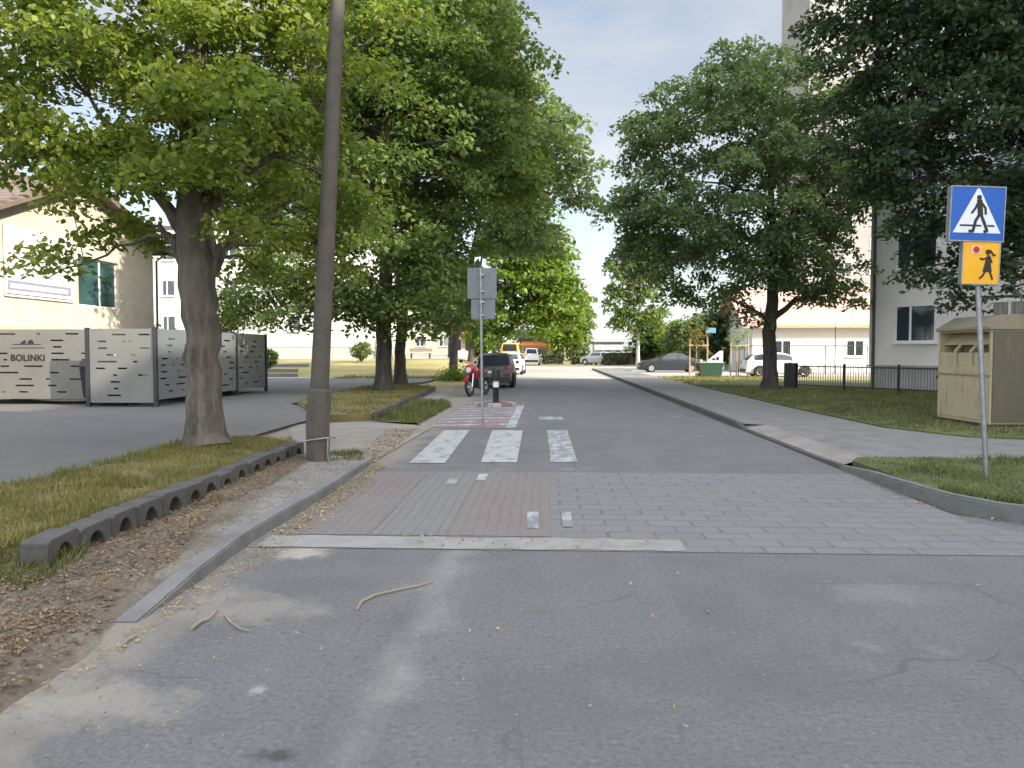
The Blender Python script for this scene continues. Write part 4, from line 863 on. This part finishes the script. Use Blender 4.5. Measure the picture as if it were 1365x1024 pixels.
fig = [disc(.01, .185, .028)] + limbp([(.015, .145), (.03, .0)], .06) + limbp([(.03, .01), (-.02, -.08), (-.045, -.195), (-.085, -.195)], .032) + limbp([(.035, .0), (.075, -.09), (.115, -.19), (.085, -.198)], .032) + limbp([(.0, .13), (-.03, .06), (-.065, .01)], .024) + limbp([(.035, .13), (.085, .065), (.09, .0)], .024)
flat(M1, fig[:1], -.042, -.0395).build('pedestrian_head', BLACK_S, bp_)
flat(M1, fig[1:2], -.0418, -.0393).build('pedestrian_torso', BLACK_S, bp_); b = MB()
for i, q in enumerate(fig[2:]): bb = flat(M1, [q], -.0415 - .0002 * i, -.0391); b.add(bb.v, bb.f)
b.build('pedestrian_limbs', BLACK_S, bp_)
flat(M1, [[(-.2, -.142), (-.05, -.142), (-.045, -.122), (-.19, -.122)], [(-.02, -.142), (.05, -.142), (.045, -.122), (-.015, -.122)], [(.12, -.142), (.2, -.142), (.19, -.122), (.115, -.122)]], -.0405, -.0385).build('stripes', BLACK_S, bp_)
M2 = plateM(1302, 350.5); w_, h_ = .205, .245
yp = flat(M2, [[(-w_, -h_), (w_, -h_), (w_, h_), (-w_, h_)]], -.03, .03).build('yellow_plate', YEL_S, sg)
b = MB()
for q in ((-w_ - .012, -w_), (w_, w_ + .012)): b.box(q[0], q[1], -.034, .034, -h_ - .012, h_ + .012, M=M2)
b.box(-w_, w_, -.034, .034, h_, h_ + .012, M=M2); b.box(-w_, w_, -.034, .034, -h_ - .012, -h_, M=M2); b.build('rim', GALV, yp)
kid = [disc(.075, .115, .03), [(.065, .08), (.095, .08), (.125, -.11), (.02, -.11)]] + limbp([(.055, -.1), (.02, -.16), (-.01, -.185)], .02) + limbp([(.1, -.1), (.125, -.16), (.135, -.19)], .02) + limbp([(.075, .055), (.02, .03), (-.01, .04)], .02) + limbp([(.1, .13), (.14, .075), (.155, .085)], .018) + limbp([(.095, .06), (.12, .0)], .018)
b = MB()
for i, q in enumerate(kid): bb = flat(M2, [q], -.0345 - .0003 * i, -.032); b.add(bb.v, bb.f)
b.build('child_figure', BLACK_S, yp)
flat(M2, [[(-.125, .09), (-.0, .09), (-.0, .185), (-.125, .185)]], -.0335, -.0315).build('lollipop_ground', plain('sign_pale_orange', (.75, .42, .25), .5), yp)
flat(M2, [disc(-.06, .137, .036)], -.0365, -.0338).build('lollipop', RED_S, yp)
# sign seen from behind
g0 = G(643, 568); q = A(643, 357, g0.y)
gs = thing('road_sign', 'grey back of two stacked sign plates on a post at the hatching', 'road sign', g0)
MB().tube([(0, 0, 0), (-.03, 0, q.z)], .03, 12).build('post', GALV, gs, smooth=True)
z1 = q.z; k = g0.y / F0
MB().box(-20 * k, 19 * k, .035, .06, z1 - 41 * k, z1).build('upper_plate', BACKP, gs, bevel=.006)
MB().box(-15 * k, 17 * k, .035, .06, z1 - 68 * k, z1 - 42 * k).build('lower_plate', BACKP, gs, bevel=.006)
b = MB()
for z in (z1 - .15, z1 - .5, z1 - .72, z1 - 1.0): b.box(-.05, .05, -.035, .033, z - .02, z + .02)
b.build('bracket', GALV, gs)
# bollard on its painted round kerb
c = G(661, 541); bo = thing('bollard', 'black bollard with a white band on the painted round island', 'bollard', (c.x, c.y, .1))
MB().lathe([(.085, 0), (.085, .42), (.10, .44)], 18).build('shaft', BLACK, bo, smooth=True); MB().lathe([(.088, .445), (.088, .62)], 18).build('band', WHITE_S, bo, smooth=True); MB().lathe([(.12, .625), (.13, .72), (.12, .95), (.07, 1.0), (.01, 1.01)], 18).build('head', BLACK, bo, smooth=True)
ri = thing('round_island', 'low round kerb island painted red and white under the bollard', 'traffic island', (c.x, c.y, 0))
for k in range(10):
    a0, a1_ = 2 * math.pi * k / 10, 2 * math.pi * (k + 1) / 10; pl = [(r_ * math.cos(a_), r_ * math.sin(a_), .004) for r_, aa in ((.4, (a0, (a0 + a1_) / 2, a1_)), (.62, (a1_, (a0 + a1_) / 2, a0))) for a_ in aa]
    MB().prism(pl, (0, 0, .10)).build('kerb_segment', WPAINT if k % 2 else RPAINT, ri)
MB().lathe([(.398, .0), (.398, .098)], 20).build('infill', CONC_D, ri)
# ------------------------------------------------------------------ vehicles
PROF = {'hatch': [(-.5, .42), (-.492, .60), (-.475, .67), (-.44, .78), (-.385, .93), (-.30, .985), (-.15, 1.0), (0, .99), (.07, .955), (.13, .88), (.255, .68), (.30, .655), (.42, .60), (.475, .53), (.5, .40)],
        'sedan': [(-.5, .42), (-.49, .62), (-.46, .69), (-.36, .72), (-.28, .84), (-.19, .96), (-.10, 1.0), (.0, 1.0), (.06, .965), (.12, .87), (.22, .71), (.27, .68), (.40, .62), (.47, .54), (.5, .40)],
        'van': [(-.5, .4), (-.496, .6), (-.49, .8), (-.475, .95), (-.44, .99), (-.1, 1.0), (.2, .99), (.27, .95), (.33, .84), (.40, .60), (.43, .56), (.48, .47), (.5, .36)]}
def car(label, loc, rot, paint, kind='hatch', L=4.1, W=1.72, H=1.47, name='parked_car', cat='car', rimm=CHROME):
    t = thing(name, label, cat, loc, rot); pf = PROF[kind]; belt = .66 * H if kind != 'van' else .56 * H; py_ = [p[0] * L for p in pf]; pz = [p[1] * H for p in pf]
    ys_ = sorted(set([round(v, 4) for v in np.linspace(-.5 * L, .5 * L, 30)] + [round(v, 4) for v in py_])); ztop = lambda y: float(np.interp(y, py_, pz))
    hw = lambda y: .5 * W * (1 - .16 * abs(2 * y / L) ** 5 - .03 * abs(2 * y / L))
    def sec(y):
        w = hw(y); zt = ztop(y); e = min(1, max(0, (zt - belt) / (H - belt))); zb = min(belt, zt - .02); rw = w * (.96 - .21 * e); z0 = .17 + .1 * max(0, abs(2 * y / L) - .8)
        return [(0, z0), (.86 * w, z0), (w * .985, z0 + .1), (w, min(.45 * H, zb - .02)), (.965 * w, zb), (rw, max(zb + .004, zt - .05 * e - .008)), (rw * .82, zt - .006 * e), (0, zt + .012)]
    b = MB(); n = 8; vs = []
    for y in ys_: s = sec(y); vs += [(x, y, z) for x, z in s] + [(-x, y, z) for x, z in reversed(s[1:-1])]
    m_ = 14; fs = [(i * m_ + k, i * m_ + (k + 1) % m_, (i + 1) * m_ + (k + 1) % m_, (i + 1) * m_ + k) for i in range(len(ys_) - 1) for k in range(m_)]
    fs += [tuple(range(m_)), tuple((len(ys_) - 1) * m_ + k for k in range(m_))]
    b.add(vs, fs); b.build('body', paint, t, smooth=True)
    def side_patch(y0, y1, sx, t0=.1, t1=.93):
        q = MB(); N = 8; v = []
        for i in range(N + 1):
            y = y0 + (y1 - y0) * i / N; s = sec(y); (xa, za), (xb, zb_) = s[4], s[5]
            for f in (t0, t1): v.append((sx * (xa + (xb - xa) * f + .008), y, za + (zb_ - za) * f))
        q.add(v, [(2 * i, 2 * i + 1, 2 * i + 3, 2 * i + 2) for i in range(N)]); q.build('side_window', GLASS, t, smooth=True)
    cab = [y for y in py_ if ztop(y) > belt + .08 * H]
    ya_, yb_ = (min(cab), max(cab)); mid = (ya_ + yb_) / 2 - .02 * L
    for sx in (1, -1):
        side_patch(ya_ + .055 * L, mid - .02 * L, sx); side_patch(mid + .02 * L, yb_ + .01 * L, sx)
    def top_patch(y0, y1, nm):
        q = MB(); N = 6; K = 6; v = []; nrm = 1 if y0 > 0 else -1
        for i in range(N + 1):
            y = y0 + (y1 - y0) * i / N; s = sec(y)
            for j in range(K + 1): x = (2 * j / K - 1) * s[6][0] * 1.02; v.append((x, y + nrm * .012, ztop(y) + .02 - .012 * abs(2 * j / K - 1)))
        q.add(v, [(i * (K + 1) + j, i * (K + 1) + j + 1, (i + 1) * (K + 1) + j + 1, (i + 1) * (K + 1) + j) for i in range(N) for j in range(K)]); q.build(nm, GLASS, t, smooth=True)
    f_ = {'hatch': ((-.47, -.39), (.085, .25)), 'sedan': ((-.345, -.20), (.075, .215)), 'van': ((-.4935, -.476), (.275, .395))}[kind]
    top_patch(f_[0][0] * L, f_[0][1] * L, 'rear_window'); top_patch(f_[1][0] * L, f_[1][1] * L, 'windscreen')
    wr = .31 if H < 1.7 else .34
    for sy in (-.31, .315):
        for sx in (1, -1):
            M = Matrix.Translation((sx * (.5 * W - .10), sy * L, wr)) @ Matrix.Rotation(R(90), 4, 'Y')
            wh = MB().lathe([(wr * .6, -.1), (wr * .95, -.1), (wr, -.07), (wr, .07), (wr * .95, .105), (wr * .6, .105)], 24, M=M).build('wheel', RUBBER, t, smooth=True)
            b = MB()
            for s2 in (1,): b.lathe([(wr * .62, .095 * sx), (wr * .6, .112 * sx), (wr * .5, .10 * sx), (wr * .15, .104 * sx), (.01, .106 * sx)], 20, M=M)
            b.build('rim', rimm, wh, smooth=True)
            ar = MB(); pts = [(sx * (.5 * W * .985), sy * L + (wr + .05) * math.cos(a_), wr + (wr + .05) * math.sin(a_)) for a_ in np.linspace(-.35, math.pi + .35, 12)]
            ar.tube(pts, .035, 6); ar.build('wheel_arch', BLACK, t, smooth=True)
    for sx in (1, -1):
        yr = -.488 * L; w = hw(yr)
        MB().box(sx * w * .74 - .1, sx * w * .74 + .1, yr - .035, yr + .08, .50 * H, .64 * H).build('tail_light', LAMP_R, t, bevel=.012)
        yf = .455 * L; MB().box(sx * hw(yf) * .78 - .14, sx * hw(yf) * .78 + .14, yf - .1, yf + .06, .42 * H, .50 * H).build('headlight', LAMP_G, t, bevel=.015)
        MB().box(sx * (.5 * W + .09) - .07, sx * (.5 * W + .09) + .07, .16 * L, .185 * L, belt + .02, belt + .13).build('mirror', paint, t, bevel=.02)
    MB().box(-.40 * W, .40 * W, -.505 * L, -.47 * L, .2 * H, .32 * H).build('bumper', BLACK, t, bevel=.02)
    MB().box(-.38 * W, .38 * W, .48 * L, .508 * L, .17 * H, .27 * H).build('bumper', BLACK, t, bevel=.02)
    MB().box(-.26, .26, -.5035 * L - .006, -.5 * L, .43 * H, .5 * H).build('number_plate', WHITE_S, t)
    return t
P_DARK = paint_car('car_paint_black', (.02, .021, .028)); P_WHITE = paint_car('car_paint_white', (.68, .68, .67)); P_GREY = paint_car('car_paint_anthracite', (.028, .031, .038)); P_SILV = paint_car('car_paint_silver', (.42, .43, .45)); P_YEL = paint_car('van_paint_yellow', (.70, .42, .05))
c = G(657, 518); car('black hatchback seen from behind next to the red motorcycle', (c.x, c.y + 2.05, .01), R(1), P_DARK, 'hatch', 4.1, 1.75, 1.5)
c = G(680, 500); car('white hatchback parked ahead of the black hatchback', (c.x, c.y + 2, .01), R(-2), P_WHITE, 'hatch', 4.2, 1.78, 1.5)
c = A(682, 486, 68); car('yellow delivery van parked beyond the white hatchback', (c.x, 68, .01), R(-1), P_YEL, 'van', 5.2, 2.0, 2.3, 'delivery_van', 'van')
c = G(893, 496.5); car('dark grey saloon parked sideways beyond the right kerb', (c.x, c.y, .02), R(90), P_GREY, 'sedan', 4.7, 1.8, 1.42)
c = G(1037, 502.5); car('white saloon parked behind the wide crowned tree', (c.x, c.y, .03), R(-90), P_WHITE, 'hatch', 4.3, 1.75, 1.48)
for k, (px, lab) in enumerate(((797, 'silver car at the far end of the street, left one'), (812, 'silver car at the far end of the street, right one'))):
    c = A(px, 488, 90); car(lab, (c.x, 90 + k, .01), R(60), P_SILV, 'hatch', 4.0, 1.7, 1.5)
c = A(709, 488, 86); car('small white van near the orange awning', (c.x, 86, .01), R(0), P_WHITE, 'van', 4.4, 1.8, 1.9, 'delivery_van', 'van')
# motorcycle
c = G(627, 529); mo = thing('motorcycle', 'red motorcycle with black wheels parked in front of the black hatchback', 'motorcycle', (c.x, c.y, .005), R(195))
mo.rotation_euler = (0, R(5), R(163))
RED_P = paint_car('motorcycle_red', (.40, .025, .03))
def mwheel(y, r_, w):
    M = Matrix.Translation((0, y, r_)) @ Matrix.Rotation(R(90), 4, 'Y'); wh = MB()
    a_ = [(r_ - .10, -w * .5), (r_ - .03, -w), (r_, -w * .4), (r_, w * .4), (r_ - .03, w), (r_ - .10, w * .5)]
    n = 26; vs = []; 
    for rr, zz_ in a_:
        for k in range(n): an = 2 * math.pi * k / n; vs.append(M @ Vector((rr * math.cos(an), rr * math.sin(an), zz_)))
    wh.add(vs, [(i * n + k, i * n + (k + 1) % n, ((i + 1) % 6) * n + (k + 1) % n, ((i + 1) % 6) * n + k) for i in range(6) for k in range(n)])
    o = wh.build('wheel', RUBBER, mo, smooth=True); rb = MB(); rb.lathe([(.07, -.05), (.07, .05)], 14, M=M)
    for k in range(5): an = 2 * math.pi * k / 5; rb.tube([M @ Vector((.05 * math.cos(an), .05 * math.sin(an), 0)), M @ Vector(((r_ - .09) * math.cos(an), (r_ - .09) * math.sin(an), 0))], .022, 6)
    rb.build('rim', CHROME, o); MB().lathe([(.15, -.062), (.15, -.056)], 20, M=M).build('brake_disc', GALV, o)
mwheel(0.0, .33, .06); mwheel(-1.42, .33, .085)
b = MB()
for sx in (-.1, .1): b.tube([(sx, 0, .33), (sx, -.26, .95)], .028, 8)
b.build('fork', CHROME, mo, smooth=True)
b = MB(); b.tube([(0, -.28, .9), (0, -.5, .55), (0, -.9, .38), (0, -1.0, .7), (0, -.45, .84)], .035, 8); b.tube([(-.07, -.95, .42), (-.09, -1.42, .33)], .03, 6); b.tube([(.07, -.95, .42), (.09, -1.42, .33)], .03, 6); b.build('frame', BLACK, mo, smooth=True)
MB().box(-.15, .15, -.95, -.45, .3, .66).build('engine', DARKM, mo, bevel=.05)
b = MB(); b.tube([(.14, -.5, .38), (.17, -.9, .3), (.17, -1.5, .42)], [.025, .035, .05], 10); b.build('exhaust', CHROME, mo, smooth=True)
def loft(secs, n=12):
    b = MB(); vs = []
    for (y, z, rx_, rz_) in secs:
        for k in range(n): an = 2 * math.pi * k / n; vs.append((rx_ * math.cos(an), y, z + rz_ * math.sin(an)))
    fs = [(i * n + k, i * n + (k + 1) % n, (i + 1) * n + (k + 1) % n, (i + 1) * n + k) for i in range(len(secs) - 1) for k in range(n)] + [tuple(range(n)), tuple((len(secs) - 1) * n + k for k in range(n))]
    return b.add(vs, fs)
loft([(-.3, .86, .06, .06), (-.4, .9, .15, .12), (-.65, .9, .16, .12), (-.85, .82, .1, .06)]).build('tank', RED_P, mo, smooth=True)
loft([(-.8, .84, .1, .03), (-.95, .83, .15, .05), (-1.25, .88, .14, .05), (-1.5, .95, .1, .04)]).build('seat', BLACK, mo, smooth=True)
loft([(-1.25, .8, .1, .05), (-1.5, .86, .1, .06), (-1.72, .92, .05, .03)]).build('tail_fairing', RED_P, mo, smooth=True)
loft([(-.02, .92, .08, .08), (-.1, .95, .17, .17), (-.3, .92, .2, .22), (-.45, .75, .19, .2)]).build('front_fairing', RED_P, mo, smooth=True)
MB().lathe([(.09, 0), (.1, .03), (.02, .05)], 16, M=Matrix.Translation((0, -.04, .93)) @ Matrix.Rotation(R(-90), 4, 'X')).build('headlight', LAMP_G, mo, smooth=True)
b = MB()
M = Matrix.Rotation(0, 4, 'X'); vs = []
for r_ in (.35, .38):
    for k in range(9): an = R(35) + R(110) * k / 8; vs += [(-.07, -r_ * math.cos(an), .33 + r_ * math.sin(an)), (.07, -r_ * math.cos(an), .33 + r_ * math.sin(an))]
fs = [(2 * k, 2 * k + 1, 2 * k + 3, 2 * k + 2) for k in range(8)] + [(18 + 2 * k, 18 + 2 * k + 1, 18 + 2 * k + 3, 18 + 2 * k + 2) for k in range(8)]
b.add(vs, fs); b.build('mudguard', RED_P, mo, smooth=True)
MB().tube([(-.38, -.36, 1.04), (-.3, -.3, 1.08), (0, -.26, 1.02), (.3, -.3, 1.08), (.38, -.36, 1.04)], .016, 8).build('handlebar', BLACK, mo, smooth=True)
for sx in (-1, 1):
    b = MB(); b.tube([(sx * .26, -.29, 1.07), (sx * .34, -.25, 1.22)], .008, 6); b.lathe([(.02, -.02), (.065, -.015), (.065, .01), (.02, .02)], 14, M=Matrix.Translation((sx * .35, -.25, 1.27)) @ Matrix.Rotation(R(90), 4, 'X') @ Matrix.Diagonal((1.25, .8, 1, 1))); b.build('mirror', BLACK, mo)
MB().tube([(-.1, -.8, .35), (-.26, -.78, .0)], .014, 6).build('side_stand', DARKM, mo)
# ------------------------------------------------------------------ clothes container
q0, q1 = G(1249, 559, .12), G(1318, 570, .12)
ct = thing('clothes_container', 'tall beige metal clothes donation container with an open hatch on the right lawn', 'donation container', q0, math.atan2(q1.y - q0.y, q1.x - q0.x))
cw, cd, ch = (q1 - q0).length, 1.3, A(1250, 434, q0.y).z - .12
b = MB(); zsh, zop = ch * .585, ch * .93
b.box(0, cw, 0, cd, .06, zsh); b.box(0, .05, 0, cd, zsh, zop); b.box(cw - .05, cw, 0, cd, zsh, zop); b.box(.05, cw - .05, .5, cd, zsh, zop)
b.box(.05, cw - .05, .0, .5, zop - .03, zop); b.build('body', BEIGE, ct)
MB().prism([(-.04, -.06, zop + .003), (-.04, cd + .05, zop + .003), (-.04, cd + .05, ch + .14), (-.04, .35, ch + .16), (-.04, -.06, zop + .06)], (cw + .08, 0, 0)).build('hood', BEIGE_D, ct, bevel=.01)
MB().prism([(.052, .08, zsh + .42), (.052, .45, zsh + .42), (.052, .45, zop - .035), (.052, .3, zop - .035)], (cw - .104, 0, 0)).build('chute', BEIGE, ct)
MB().box(.052, cw - .052, .02, .06, zsh + .003, zsh + .26).build('hatch_flap', BEIGE, ct)
for x in (.36 * cw, .66 * cw):
    MB().prism([(x - .03, -.03, zsh - .12), (x - .03, -.03, zsh + .3), (x - .03, .1, zsh + .44), (x - .03, .14, zsh + .42), (x - .03, .0, zsh + .28), (x - .03, .0, zsh - .12)], (.06, 0, 0)).build('hatch_arm', BEIGE, ct)
MB().box(-.015, cw + .015, -.02, -.001, zsh - .2, zsh - .17).build('seam', BEIGE_D, ct)
MB().box(.04, cw - .04, -.012, -.001, .12, zsh - .23).build('door', BEIGE, ct, bevel=.005)
MB().box(.03, cw - .03, .03, cd - .03, -.02, .058).build('skid', CONC_D, ct)
MB().box(cw + .002, cw + .03, .04, cd - .04, .1, zop - .02).build('shade_panel', rust_paint('shade_toned_side', (.12, .105, .07)), ct)  # added panel; the tree's shade on this end is put into its colour
MB().box(-.03, .002, -.025, .03, zsh - .30, zsh - .24).build('hinge', DARKM, ct)
# ------------------------------------------------------------------ railings on the right
f0, f1 = G(1060, 518, .1), G(1250, 528, .1); d = (f1 - f0); L = d.length * 1.9; an = math.atan2(d.y, d.x)
rl = thing('railing_fence', 'dark metal railings in front of the grey apartment block', 'fence', f0, an)
hR = A(1150, 487, (f0.y + f1.y) / 2).z - .1
b = MB(); n = int(L / .11)
for k in range(n): b.box(k * .11 + .1, k * .11 + .118, -.009, .009, .1, hR)
b.build('bars', plain('rail_grey', (.17, .17, .165), .6), rl)
b = MB(); b.box(0, L, -.015, .015, hR - .1, hR - .06); b.box(0, L, -.015, .015, .14, .18); b.build('rail', DARKM, rl)
for k in range(int(L / 2.2) + 1): MB().box(k * 2.2 + .03, k * 2.2 + .09, -.03, .03, -.05, hR + .05).build('post', DARKM, rl)
MB().box(-.42, -.02, -.2, .2, -.05, A(1056, 484, f0.y).z - .1).build('pillar', CONC_D, rl, bevel=.02)
# ------------------------------------------------------------------ small things on the right
def staked(label, px, py, lm, hh, seed, full=1.0):
    c = G(px, py); t = thing('sapling', label, 'sapling', (c.x, c.y, 0)); b = MB()
    MB().tube([(0, 0, 0), (.05, 0, 1.2), (.02, 0, 2.3), (.05, 0, hh)], [.03, .025, .018, .006], 7).build('trunk', BARK_B, t, smooth=True)
    for sx, sy in ((-.55, -.3), (.5, -.35), (0, .5)): MB().tube([(sx, sy, -.05), (sx, sy, 2.35)], .04, 8).build('stake', WOOD, t, smooth=True)
    b = MB(); b.box(-.62, .58, -.39, -.365, 1.9, 1.98); b.box(-.62, .58, -.39, -.365, .28, .36); b.build('crossbar', WOOD, t)
    rng = np.random.default_rng(seed); C = np.column_stack([rng.normal(0, .35, 26), rng.normal(0, .35, 26), rng.uniform(1.5, hh, 26)]); leaves('foliage', C, np.full(26, .28), int(700 * full), .07, lm, t, seed, 4)
    return t
staked('bronze leaved sapling tied between three wooden stakes', 930, 503, LF_O, 3.4, 131, 1.3)
staked('thin green sapling between wooden stakes left of the wide crowned tree', 984, 502, LF_D, 3.0, 132, .6)
c = G(946, 503); db = thing('waste_bin', 'dark green open topped waste bin on the sunlit grass', 'waste bin', (c.x, c.y, 0)); k = c.y / F0
MB().prism([(-13 * k, -.45, .02), (13 * k, -.45, .02), (15.5 * k, -.5, .86), (-15.5 * k, -.5, .86)], (0, .95, 0)).build('body', GREENB, db)
MB().box(-16.2 * k, 16.2 * k, -.55, .5, .864, .93).build('rim', plain('pale_green_rim', (.30, .38, .33), .5), db, bevel=.015)
c = A(942, 490, 50); sn = thing('street_name_sign', 'small blue street name plate on a thin post behind the waste bin', 'sign', (c.x, 50, 0))
MB().tube([(0, 0, 0), (0, 0, 3.15)], .035, 10).build('post', GALV, sn, smooth=True); MB().box(-.1, .55, -.06, -.036, 2.75, 3.08).build('plate', plain('pale_blue_plate', (.10, .30, .42), .5), sn, bevel=.004)
c = A(938, 492, 53); bb_ = thing('advert_board', 'white slanted advertising board with dark print behind the waste bin', 'advert board', (c.x, 53, 0)); k = 53 / F0
MB().prism([(0, 0, .45), (25 * k, 0, .3), (25 * k, 0, 1.62), (21 * k, 0, 1.6), (0, 0, .75)], (0, .06, 0)).build('panel', WHITE_S, bb_)
for x in (3 * k, 22 * k): MB().tube([(x, .1, 0), (x, .1, .9)], .03, 8).build('leg', GALV, bb_)
b = MB(); b.box(11 * k, 15 * k, -.012, -.001, .95, 1.12); b.box(16 * k, 20 * k, -.012, -.001, .95, 1.2); b.box(8 * k, 20 * k, -.012, -.001, .72, .8); b.build('print', BLACK_S, bb_)
c = A(992, 490, 54); fr_ = thing('carpet_frame', 'grey pipe frame standing before the red roofed house', 'pipe frame', (c.x, 54, 0)); w_ = A(1156, 470, 54).x - c.x; b = MB()
b.tube([(0, 0, 1.95), (w_, 0, 1.95)], .035, 8); b.build('rail', DARKM, fr_)
for x in (0, w_ * .32, w_ * .36, w_ * .66, w_ * .74, w_): MB().tube([(x, 0, 0), (x, 0, 1.93 if x not in (w_ * .74,) else 3.3)], .035, 8).build('post', DARKM, fr_)
# bench and steps on the left rise
c = A(560, 478, 66); zb = bank_z(c.x, 66); bn_ = thing('park_bench', 'wooden park bench on the dry grass behind the island trees', 'bench', (c.x, 66, zb))
for sy in (0, .16, .32): MB().box(-1.0, 1.0, sy, sy + .12, .42, .46).build('seat_slat', WOOD, bn_)
for z in (.6, .75): MB().box(-1.0, 1.0, .45, .48, z, z + .1).build('back_slat', WOOD, bn_)
for sx in (-.8, .8): MB().box(sx - .05, sx + .05, .05, .44, 0, .418).build('leg', CONC, bn_)
for k, (px, py, w_, Y) in enumerate(((345, 500, 4.5, 45), (352, 495, 4.2, 48), (372, 487, 4, 52))):
    c = A(px, py, Y); z = bank_z(c.x, Y); o = MB().box(-w_ / 2, w_ / 2, 0, .35, z - .1, z + .2).build('step', CONC, bevel=.015, loc=(c.x, Y, 0)); struct(o)
# twigs lying on the road
TW = plain('dry_twig', (.30, .24, .15), .9)
def twig(label, pix, r=.006):
    p = [G(*q, .014) for q in pix]; o = MB().tube([v - p[0] for v in p], [r * (1 - .6 * k / len(p)) for k in range(len(p))], 6).build('twig', TW, loc=p[0]); tag(o, label, 'twig')
twig('long curved pale twig lying on the asphalt', [(476, 812), (482, 802), (500, 793), (530, 786), (560, 780), (577, 775)], .009)
twig('dark crooked twig near the left gutter', [(255, 838), (268, 828), (278, 825), (290, 812)], .011)
twig('thin twig by the sandy patch beside the left kerb', [(300, 818), (306, 828), (320, 838), (335, 841)], .006)
twig('short forked twig in the gutter leaves', [(160, 862), (172, 852), (184, 845)], .009)
